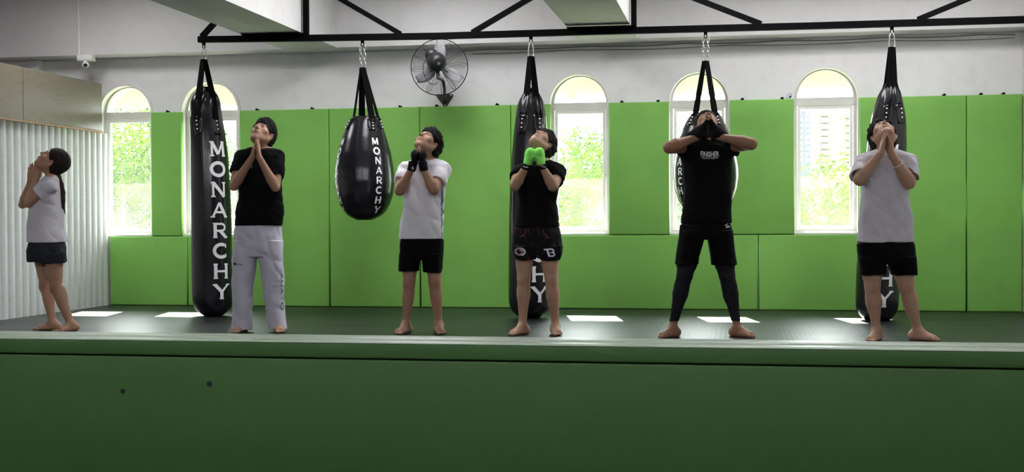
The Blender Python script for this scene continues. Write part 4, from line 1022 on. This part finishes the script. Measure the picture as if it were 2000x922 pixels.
# ---- man in the black tee and white trousers
torso = [(288, 486, 532, .055), (294, 470, 546, .085), (304, 465, 550, .105), (330, 466, 550, .118), (360, 467, 550, .118), (390, 466, 552, .115), (412, 461, 555, .118), (441, 459, 551, .120)]
P2 = figure(9.96, (507, 650), 'man in a black tee and loose white trousers, looking up with palms pressed together', S_tan,
    ((513, 264, -.01), 42, 17, 3, 1.06), (509, 292, .0, .050), torso,
    [((471, 305, .0), (457, 364, .10), (492, 309, .20), 1, {}), ((543, 305, .0), (538, 366, .12), (507, 309, .20), 1, {})],
    [((484, 462, .0), (476, 555, .02), (475, 632, .0), {}), ((526, 462, 0), (536, 555, .02), (542, 632, 0), {})],
    [((475, 634, 0), (-.30, -1), 1, .95), ((543, 634, 0), (.35, -1), -1, .95)],
    [((493, 308, .20), dirpx(9, -42, -.05), (1, .05, 0), (0, 1, 0), dict(s=1.0)), ((506, 308, .20), dirpx(-3, -42, -.05), (-1, .05, 0), (0, 1, 0), dict(s=1.0))],
    (440, 575, 222, 656), [(436, 461, 549, .11), (470, 464, 546, .105), (478, 468, 542, .09)])
sh = tee(P2, 't_shirt', M_black, torso, [(.58, .056), (.68, .059)], (510, 290, .066), seed=2)
decal('undershirt_edge', sh, [[(549, 378), (553, 395), (557, 408), (557.5, 416), (552, 425), (551, 436), (547, 437), (548, 424), (550, 414), (546, 400)]], M_tee, label='white edge of an undershirt at the side')
decal('chest_mark', sh, [[(490, 322), (493, 321.5), (493, 326), (490.5, 326)], [(487, 327), (493, 326.8), (493, 328.2), (487, 328.4)]], mat('grey_print', (.3, .29, .29), .6))
tr_ = bottoms(P2, 'trousers', M_dobok, [(434, 466, 544, .10), (444, 460, 550, .112), (460, 458, 551, .12), (490, 456, 552, .115), (502, 455, 553, .10)],
    [[(470, 457, 508, .105), (505, 455, 503, .10), (555, 453, 496, .09), (600, 453.5, 493, .085), (643, 453, 492, .085)], [(470, 500, 552, .105), (505, 504, 553, .10), (555, 511, 555, .09), (600, 518, 557, .085), (643, 525, 559, .085)]], wr=(.0065, 9, 9, 3.5), seed=9, hollow=.04)
M_blk = mat('black_print', (.006, .006, .01), .6)
decal('side_lettering', tr_, text_polys('KUKTO', 548.5, 534, 554.4, 606, rot=1), M_blk, label='black lettering down the outer seam')
decal('thigh_mark', tr_, text_polys('Comer', 456.5, 513.5, 475, 518.5)+[[(456, 514), (459, 512.5), (461, 515), (459, 518.5), (456.5, 517)]], M_blk, label='small black mark on the thigh')
hair(P2.root, P2.hc, P2.hM, M_hair, 1.06, .013, .024, top=.022, seed=3)

# ---- man in the white jersey
torso = [(309, 816, 852, .055), (314, 797, 866, .08), (322, 786, 873, .10), (345, 790, 872, .115), (365, 792, 870, .118), (400, 789, 868, .118), (430, 784, 867, .118), (467, 780, 867, .122)]
P3 = figure(9.77, (825, 653), 'man in a white jersey and black shorts, looking up with black-wrapped hands clasped', S_tan,
    ((835, 282, -.01), 50, 30, 4, 1.05), (836, 313, .0, .050), torso,
    [((791, 331, .0), (781, 372, .12), (803, 332, .20), 1.02, dict(fo=.043, elr=.041)), ((867, 331, .0), (847, 370, .17), (827, 331, .20), 1.02, dict(fo=.043, elr=.041))],
    [((801, 478, .0), (799.5, 550, .02), (793, 633, 0), dict(th=.070, kn=.048, cf=.048, an=.029)), ((846, 478, 0), (849, 550, .02), (857, 633, 0), dict(th=.070, kn=.048, cf=.048, an=.029))],
    [((793, 635, 0), (-.42, -1), 1, .98), ((857, 635, 0), (.22, -1), -1, .98)],
    [((804, 330, .20), dirpx(15, -50, -.05), (1, .12, 0), (0, 1, 0), dict(s=1.0)), ((827, 330, .20), dirpx(-7, -50, -.05), (-1, .12, 0), (0, 1, 0), dict(s=1.0))],
    (755, 895, 244, 660), [(462, 783, 864, .11), (495, 786, 860, .11), (500, 790, 855, .09)])
sh = tee(P3, 'jersey', M_jersey, torso, [(.56, .057), (.62, .058)], (837, 311, .062), seed=4, wr=(.009, 9, 9, 3.2))
decal('side_stripe', sh, [[(861.5+i*0, y0), (863.3, y0), (865+.0, y1), (863, y1)] for y0, y1 in ((372, 395), (395, 418), (418, 441), (441, 464))]+[[(x+.2, y0), (x+1.3, y0), (x+2.3, y1), (x+1.2, y1)] for x, y0, y1 in ((864.2, 372, 395), (864.8, 395, 418), (864.6, 418, 441), (864, 441, 464))], mat('navy_print', (.01, .015, .04), .6), label='dark side stripes')
decal('collar_band', sh, [[(833, 316.5), (846.5, 308.8), (848, 311), (834, 319.5)]], M_blk, label='black collar band')
bottoms(P3, 'shorts', M_blackp, [(460, 786, 861, .105), (470, 781, 866.5, .118), (490, 780, 866, .122), (508, 779, 865, .11)],
    [[(495, 779, 822, .11), (512, 778.5, 820, .105), (530, 777.5, 819, .10)], [(495, 822, 866, .11), (512, 824.5, 864, .105), (532, 825.5, 862.5, .10)]], seed=6)
hair(P3.root, P3.hc, P3.hM, M_hair, 1.05, .018, .020, low=-.085, top=.022, rough=.010, seed=5, back=.012)
def wrap_band(P, name, m, parts, bounds, wr=.0006, label=None, sub=None):
    F = P.field(*bounds, t0=-.1, t1=.45, h=.0036)
    parts(F); F.wrinkle(wr, 60, 60, 60, 3); o = F.build(name, m, P.root)
    if label: o['label'] = label
    return o
def w3(F):
    hand(F, P3.J(804, 330, .20), dirpx(15, -50, -.05), (1, .12, 0), (0, 1, 0), s=1.0, grow=.0065, only_palm=True, curl=(0, 0, 0)); F.cone(P3.J(803, 334, .20), P3.J(807, 316, .20), .032, .034, k=.01, cut=True)
    F.ell(P3.J(811, 303, .19), (.034, .052, .042), None, .02)
def w3b(F):
    hand(F, P3.J(827, 330, .20), dirpx(-7, -50, -.05), (-1, .12, 0), (0, 1, 0), s=1.0, grow=.0065, only_palm=True, curl=(0, 0, 0)); F.cone(P3.J(828.5, 334, .20), P3.J(825, 316, .20), .032, .034, k=.01, cut=True)
    F.ell(P3.J(825, 303, .19), (.032, .052, .040), None, .02)
wl = wrap_band(P3, 'hand_wrap', M_wrap, w3, (790, 822, 284, 342)); wrap_band(P3, 'hand_wrap', M_wrap, w3b, (812, 845, 284, 342))
decal('wrap_mark', wl, [[(805, 325), (806.5, 325), (805, 330), (803.6, 330)], [(807, 327), (808.5, 327), (807, 332), (805.6, 332)]], M_print)

# ---- man with bright green wraps
torso = [(313, 1042, 1076, .055), (318, 1022, 1090, .08), (325, 1010, 1098, .10), (345, 1007, 1095, .115), (365, 1010, 1092, .118), (395, 1012, 1087, .112), (424, 1009, 1091, .112), (443, 1005, 1093, .115)]
P4 = figure(9.63, (1047, 655), 'man in a black tee and patterned shorts, looking up with bright green hand wraps', S_light,
    ((1058, 282, -.02), 64, 33, 4, 1.04), (1058, 316, .0, .050), torso,
    [((1014, 334, .0), (1006, 362, .14), (1029, 324, .22), 1.0, dict(elr=.041, fo=.041)), ((1093, 334, .0), (1080, 363, .15), (1058, 324, .22), 1.0, dict(elr=.043, fo=.041))],
    [((1026, 465, .0), (1023, 545, .02), (1021, 632, 0), dict(th=.078, kn=.051, cf=.053, an=.031)), ((1070, 465, 0), (1077, 547, .02), (1085, 634, 0), dict(th=.078, kn=.051, cf=.053, an=.031))],
    [((1021, 637, 0), (-.65, -.8), 1, .98), ((1085, 638, 0), (.10, -1), -1, .98)],
    [((1030, 322, .22), dirpx(7, -30, 0), (1, .1, 0), (0, 1, 0), dict(s=1.0, curl=(1.3, 1.5, .9), thumb='in')), ((1057, 322, .22), dirpx(-4, -30, 0), (-1, .1, 0), (0, 1, 0), dict(s=1.0, curl=(1.3, 1.5, .9), thumb='in'))],
    (985, 1120, 244, 662), [(440, 1006, 1090, .11), (470, 1006, 1092, .11), (484, 1012, 1086, .09)])
sh = tee(P4, 't_shirt', M_black, torso, [(.50, .052), (.56, .054)], (1058, 314, .062), seed=8)
def mt_mat():
    m = mat('patterned_satin', (.005, .0045, .0055), .7, bump=.1, scale=90, spec=.15); nt = m.node_tree; b = nt.nodes['Principled BSDF']; tc = nt.nodes.new('ShaderNodeTexCoord')
    n = nt.nodes.new('ShaderNodeTexNoise'); n.inputs['Scale'].default_value = 14; n.inputs['Detail'].default_value = 3; n.inputs['Distortion'].default_value = 2.5; nt.links.new(tc.outputs['Object'], n.inputs['Vector'])
    cr = nt.nodes.new('ShaderNodeValToRGB'); e = cr.color_ramp.elements; e[0].position = .66; e[0].color = (.005, .0045, .0055, 1); e[1].position = .72; e[1].color = (.10, .012, .012, 1); nt.links.new(n.outputs[0], cr.inputs[0]); nt.links.new(cr.outputs[0], b.inputs['Base Color']); return m
so = bottoms(P4, 'shorts', mt_mat(), [(436, 1010, 1088, .10), (446, 1004, 1093, .115), (460, 1001, 1097, .122), (480, 999, 1099, .125), (498, 1001, 1099, .12)],
    [[(480, 999, 1050, .12), (495, 1001, 1049, .12), (507, 1005, 1047, .115)], [(480, 1048, 1100, .12), (495, 1051, 1099, .12), (508, 1054, 1094, .115)]], seed=7, wr=(.005, 9, 9, 4))
ell = lambda cx, cy, rx, ry, n=20, a=0: [(cx+rx*math.cos(2*math.pi*i/n)*math.cos(a)-ry*math.sin(2*math.pi*i/n)*math.sin(a), cy+rx*math.cos(2*math.pi*i/n)*math.sin(a)+ry*math.sin(2*math.pi*i/n)*math.cos(a)) for i in range(n)]
M_red = mat('red_print', (.22, .02, .025), .6); M_pink = mat('pink_print', (.55, .38, .44), .6)
decal('oval_patch', so, [ell(1016, 491.5, 11, 8, 28, .15)], M_print, .003, 'white oval patch'); decal('oval_patch', so, [ell(1016, 491.5, 9.3, 6.4, 28, .15)], M_pink, .0045); decal('patch_figure', so, [[(1010, 488), (1014, 488.5), (1018, 491), (1023, 492.5), (1023, 494.5), (1017, 494), (1012, 492.5), (1009.5, 491)], [(1008.5, 493), (1010.5, 490), (1011.5, 494)]], M_blk, .006)
def thickline(pts, w):
    out = []
    for (a, b) in zip(pts, pts[1:]):
        dx, dy = b[0]-a[0], b[1]-a[1]; L = math.hypot(dx, dy); nx, ny = -dy/L*w/2, dx/L*w/2; ex, ey = dx/L*w*.3, dy/L*w*.3
        out.append([(a[0]+nx-ex, a[1]+ny-ey), (b[0]+nx+ex, b[1]+ny+ey), (b[0]-nx+ex, b[1]-ny+ey), (a[0]-nx-ex, a[1]-ny-ey)])
    return out
decal('letter_mark', so, thickline([(1063, 487.5), (1070, 487), (1078, 486.5), (1081, 489), (1081, 492), (1079, 493.2)], 3)+thickline([(1079, 493.2), (1082.5, 495), (1083, 498), (1081, 500), (1075, 500.5), (1071, 498)], 3)+thickline([(1069, 488), (1070.5, 494), (1073, 500)], 4.2)+thickline([(1074, 493.5), (1079, 493.2)], 1.8), M_print, .004, 'white letter B mark on the shorts')
decal('red_motif', so, [ell(cx, cy, rx, ry, 7, a) for cx, cy, rx, ry, a in ((1021, 460, 3, 1, .5), (1024, 458, 1, 3, .2), (1018, 462, 3, .8, -.3), (1025, 463, 2, 1, .9), (1027, 452, .7, 5, .1), (1032, 450, .7, 5, 0), (1063, 458, 3, 1, .5), (1067, 461, 3, 1.2, .6), (1071, 464, 3, 1, .4), (1066, 465, 1, 2.4, .5), (1061, 451, .7, 4, 0), (1060, 497, 3, .9, -.7), (1058, 501, .9, 3, .3), (1082, 477, 2.6, .7, -1), (1010, 479, 2.6, .6, 1))], M_red, .003, 'red motifs on the dark satin')
hair(P4.root, P4.hc, P4.hM, M_hairb, 1.04, .016, .022, low=-.095, top=.012, rough=.009, seed=9, back=.016)
M_gw = cloth('bright_green_wrap', (.30, .95, .16), .7, .08, 140)
def w4(F, wx, wy, dx, side):
    d = dirpx(dx, -30, 0); w = P4.J(wx, wy, .22); hand(F, w, d, (side, .1, 0), (0, 1, 0), s=1.0, curl=(1.3, 1.5, .9), thumb='in', grow=.006, k=.01)
    F.ell(w+d*.098, (.036, .045, .034), None, .015); F.cone(w-d*.012, w+d*.07, .029, .038, k=.015)
    F.cone(w+d*.060+np.array([-side*.05, -.045, 0]), w+d*.062+np.array([side*.05, -.045, 0]), .004, k=.010, op='sub'); F.half(w+d*.002, -d)
for (wx, dx, side) in ((1030, 7, 1), (1057, -4, -1)):
    wrap_band(P4, 'hand_wrap', M_gw, lambda F: w4(F, wx, 322, dx, side), (1012, 1074, 276, 336), label='bright green hand wrap')
for (a, b, r) in (((1026.5, 331, .210), (1030, 321, .218), .0335), ((1060, 330, .210), (1057.8, 322, .218), .0325)):
    w_ = wrap_band(P4, 'wrist_strap', M_wrap, lambda F: F.cone(P4.J(*a), P4.J(*b), r, r, k=0, cut=True), (1010, 1074, 305, 336), .0005, 'black wrist strap with white markings')
    decal('strap_mark', w_, thickline([(a[0]-4.5, a[1]-6), (a[0], a[1]-4.6), (a[0]+5, a[1]-3.8)] if r > .033 else [(a[0]-1, a[1]-5), (a[0]+4.5, a[1]-4)], 1.7), M_print)

# ---- man with raised elbows
torso = [(264, 1362, 1402, .06), (272, 1346, 1418, .09), (285, 1332, 1428, .115), (300, 1327, 1431, .125), (320, 1332, 1429, .125), (362, 1335, 1428, .12), (403, 1333, 1428, .118), (437, 1330, 1429, .122)]
P5 = figure(9.35, (1380, 661), 'tall man in black with both elbows raised to chin height, hands at mouth', S_brown,
    ((1381, 247, -.02), 62, 0, 0, 1.06), (1381, 272, .0, .058), torso,
    [((1342, 287, .0), (1307, 288, .24), (1361, 268, .17), 1.08, dict(elr=.042, fo=.044)), ((1420, 287, .0), (1467, 281, .24), (1403, 267, .17), 1.08, dict(elr=.042, fo=.044))],
    [((1352, 462, .0), (1337, 538, .02), (1315, 634, 0), dict(th=.082, kn=.052, cf=.052, an=.029)), ((1406, 462, 0), (1420, 538, .02), (1439, 634, 0), dict(th=.082, kn=.052, cf=.052, an=.029))],
    [((1315, 644, 0), (-.75, -.75), 1, 1.02), ((1440, 644, 0), (.7, -.8), -1, 1.02)],
    [((1362, 267, .17), (.50, -.12, .86), (.86, .2, -.5), (0, -.95, .1), dict(s=1.0, curl=(.05, .1, .1), thumb=(.55, -.45, -.70))), ((1402, 266, .17), (-.46, -.12, .88), (-.88, .2, -.46), (0, -.95, .1), dict(s=1.0, curl=(.05, .1, .1), thumb=(-.55, -.45, -.70)))],
    (1280, 1494, 206, 668), [(434, 1333, 1427, .115), (456, 1336, 1424, .11), (462, 1342, 1418, .08)])
sh = tee(P5, 't_shirt', M_black, torso, [(.34, .060), (.36, .060)], (1381, 264, .062), seed=12, bounds=(1295, 1465, 250, 443))
decal('chest_lettering', sh, text_polys('FINISHER', 1368.5, 295, 1404.5, 305.5, bend=1.0, bold=.02), M_print, .004, 'white lettering across the chest')
decal('chest_subline', sh, text_polys('PULLED BY FREEDOM', 1370.5, 306, 1402.5, 309.6, bend=1.2, bold=.02), mat('grey_white_print', (.5, .5, .5), .6), .004)
so = bottoms(P5, 'shorts', M_blackp, [(430, 1336, 1422, .10), (440, 1328, 1429, .12), (450, 1327, 1430, .125), (468, 1325, 1432, .12)],
    [[(450, 1327, 1378, .12), (475, 1324, 1374, .115), (500, 1320, 1366, .11), (517, 1317, 1364, .108)], [(450, 1378, 1431, .12), (475, 1384, 1434, .115), (500, 1388, 1437, .11), (517, 1389, 1440, .108)]], seed=13)
decal('double_diamond_mark', so, thickline([(1416.5, 440.2), (1422, 436.5), (1426.5, 438.5), (1422, 442), (1416.5, 440.2)], 1.3)+thickline([(1417.5, 444.5), (1421.5, 444), (1423.5, 441.5)], 1.4)+[ell(1425.3, 443, 1.1, 1, 8)], M_print, .004, 'small white diamond mark')
F = P5.field(1290, 1460, 505, 632)
for hp, kn_, an_ in (((1352, 462, .0), (1337, 538, .02), (1315, 634, 0)), ((1406, 462, 0), (1420, 538, .02), (1439, 634, 0))): leg(F, P5.J(*hp), P5.J(*kn_), P5.J(*an_), th=.098, kn=.061, cf=.060, an=.034)
F.half(P5.J(1380, 627), (0, 0, -1)); F.half(P5.J(1380, 508), (0, 0, 1)); F.wrinkle(.002, 25, 25, 25, 4); F.build('leggings', cloth('black_spandex', (.014, .015, .018), .55, .1, 300), P5.root)
hair(P5.root, P5.hc, P5.hM, M_hairb, 1.06, .007, .004, low=-.06, top=.004, rough=.005, seed=15)
def w5(F, w, d, n, side):
    w = P5.J(*w); d, n = nrm(d), nrm(n); hand(F, w, d, n, (0, -.95, .1), s=1.0, grow=.0068, only_palm=True, curl=(.05, 0, 0), thumb=(side*.55, -.45, -.70)); F.cone(w-np.array([side*.045, -.02, -.002]), w+d*.05, .037, .042, k=.02)
wrap_band(P5, 'hand_wrap', M_wrap, lambda F: w5(F, (1362, 267, .17), (.50, -.12, .86), (.86, .2, -.5), 1), (1332, 1392, 225, 290)); wrap_band(P5, 'hand_wrap', M_wrap, lambda F: w5(F, (1402, 266, .17), (-.46, -.12, .88), (-.88, .2, -.46), -1), (1375, 1432, 225, 290))

# ---- man in the white tee at the right
torso = [(292, 1708, 1750, .065), (297, 1692, 1768, .095), (304, 1680, 1782, .12), (320, 1680, 1783, .135), (345, 1682, 1778, .14), (373, 1682, 1775, .138), (420, 1678, 1779, .135), (474, 1673.5, 1785, .14)]
P6 = figure(9.02, (1750, 668), 'rightmost man, in a white tee and black shorts, with palms pressed together', S_light,
    ((1725, 266, -.02), 66, 2, -6, 1.08), (1728, 298, .0, .060), torso,
    [((1686, 313, .0), (1680, 350, .13), (1718, 302, .21), 1.10, dict(elr=.044, fo=.044)), ((1776, 314, .0), (1775, 356, .14), (1742, 302, .21), 1.10, dict(elr=.044, fo=.044))],
    [((1703, 490, .0), (1704, 562, .02), (1711, 640, 0), dict(th=.086, kn=.056, cf=.058, an=.032)), ((1757, 490, 0), (1771, 562, .02), (1791, 640, 0), dict(th=.086, kn=.056, cf=.058, an=.032))],
    [((1712, 646, 0), (-.55, -.85), 1, 1.02), ((1793, 647, 0), (.72, -.7), -1, 1.02)],
    [((1720, 301, .21), dirpx(9, -45, -.05), (1, .05, 0), (0, 1, 0), dict(s=1.0)), ((1741, 301, .21), dirpx(-9, -45, -.05), (-1, .05, 0), (0, 1, 0), dict(s=1.0))],
    (1655, 1842, 220, 674), [(470, 1677, 1782, .12), (500, 1682, 1778, .12), (506, 1690, 1770, .10)])
tee(P6, 't_shirt', M_tee, torso, [(.86, .074), (.84, .074)], (1728, 295, .076), seed=17, wr=(.010, 8, 8, 3.2), bounds=(1645, 1810, 280, 480))
bottoms(P6, 'shorts', M_blackp, [(467, 1684, 1776, .115), (477, 1675, 1785, .135), (495, 1676, 1787, .14), (515, 1677, 1788, .13)],
    [[(500, 1676, 1731, .13), (518, 1678, 1730, .125), (537, 1679, 1728, .12)], [(500, 1730, 1788, .13), (518, 1736, 1789, .125), (537, 1742, 1789.5, .12)]], seed=18)
hair(P6.root, P6.hc, P6.hM, M_hairb, 1.08, .017, .018, low=-.07, top=.030, rough=.009, seed=19, freq=45)
a, b = P6.J(1775, 356, .14), P6.J(1742, 302, .21); c = a+(b-a)*.66; d = nrm(b-a); u = nrm(np.cross(d, UP)); v = np.cross(d, u); bm = NB()
pw = lambda q: ROT @ Vector(q)
add_tube(bm, [pw(c+(u*math.cos(t_)+v*math.sin(t_))*.038) for t_ in np.linspace(0, 2*math.pi, 25)[:-1]], .0028, 6, closed=True); tag(obj('bracelet', bm, M_print, P6.root, True), 'thin pale bracelet')

# ---- girl in profile at the left
torso = [(342, 94, 112, .06), (350, 84, 117, .12), (362, 77, 119, .150), (385, 66, 120.5, .150), (408, 58, 121.5, .145), (446, 54.5, 124.5, .150), (474, 56, 128.5, .165)]
P1 = figure(10.13, (108, 648), 'girl in a white tee and dark shorts with a ponytail, standing in profile, palms together', S_tan,
    ((103, 317, 0), 52, 80, 0, 1.02), (101, 345, 0, .043), torso,
    [((98, 361, .13), (55, 398, .14), (68, 353, .045), .88, dict(up=.050, fo=.042)), ((98, 361, -.13), (44, 400, -.09), (60, 352, -.03), .88, dict(up=.048))],
    [((100, 490, .06), (110, 560, .06), (138, 632, .06), dict(th=.080, kn=.048, cf=.047, an=.031, back=np.array([.9, .2, 0]))), ((84, 490, -.07), (89, 556, -.07), (103, 630, -.06), dict(th=.074, kn=.046, cf=.046, an=.031, back=np.array([.9, .2, 0])))],
    [((141, 636, .06), (-.62, -.78), -1, .88), ((104, 634, -.06), (-1, -.22), -1, .88)],
    [((68, 355, .035), dirpx(4, -40, 0), (-.1, 1, 0), (1, .1, 0), dict(s=.86)), ((60, 355, -.02), dirpx(3, -40, 0), (.1, -1, 0), (1, -.1, 0), dict(s=.86))],
    (30, 165, 278, 658), [(470, 60, 125, .14), (490, 62, 120, .13), (498, 68, 116, .11)], girdle=(0, .05, -.03))
tee(P1, 't_shirt', M_tee, torso, [(.50, .060), (.42, .058)], (100, 341, .048), seed=21, wr=(.008, 9, 9, 3.5), bounds=(35, 150, 332, 482))
M_nav = cloth('dark_grey_shorts', (.022, .024, .032), .8, .3, 120)
bottoms(P1, 'shorts', M_nav, [(468, 64, 120, .14), (477, 58, 125, .165), (490, 55, 127, .17), (508, 56, 128, .165), (511, 57, 128, .16)], [[(495, 58, 105, .09, -.08), (509, 58, 104, .088, -.08)], [(495, 78, 127, .09, .075), (514, 80, 127, .088, .075)]], seed=22, wr=(.006, 9, 9, 5))
F = P1.field(60, 135, 495, 525); F.cone(P1.J(100, 490, .06), P1.J(106, 540, .06), .084, .070, k=.01); F.half(P1.J(100, 519.5), (0, 0, -1)); F.half(P1.J(100, 500), (0, 0, 1)); tag(F.build('inner_shorts', M_blackp, P1.root), 'black inner shorts')
hair(P1.root, P1.hc, P1.hM, M_hairb, 1.02, .010, .016, low=-.080, top=.0, rough=.002, seed=23)
F = P1.field(100, 140, 325, 425, -.12, .12)
pts = [((112, 336), .020), ((116, 346), .013), ((120, 360), .017), ((123, 376), .018), ((123.5, 392), .015), ((124, 405), .010), ((127.5, 418), .004)]
for (p0, r0), (p1, r1) in zip(pts, pts[1:]): F.cone(P1.J(*p0), P1.J(*p1), r0, r1, k=.008)
F.wrinkle(.003, 60, 60, 8, 2); tag(F.build('ponytail', mat('brown_backlit_hair', (.045, .022, .012), .7, bump=.5, scale=220, stretch=(1, 1, .3), spec=.2), P1.root), 'ponytail with backlight painted in brown')  # browner than the head hair: backlight put into its colour
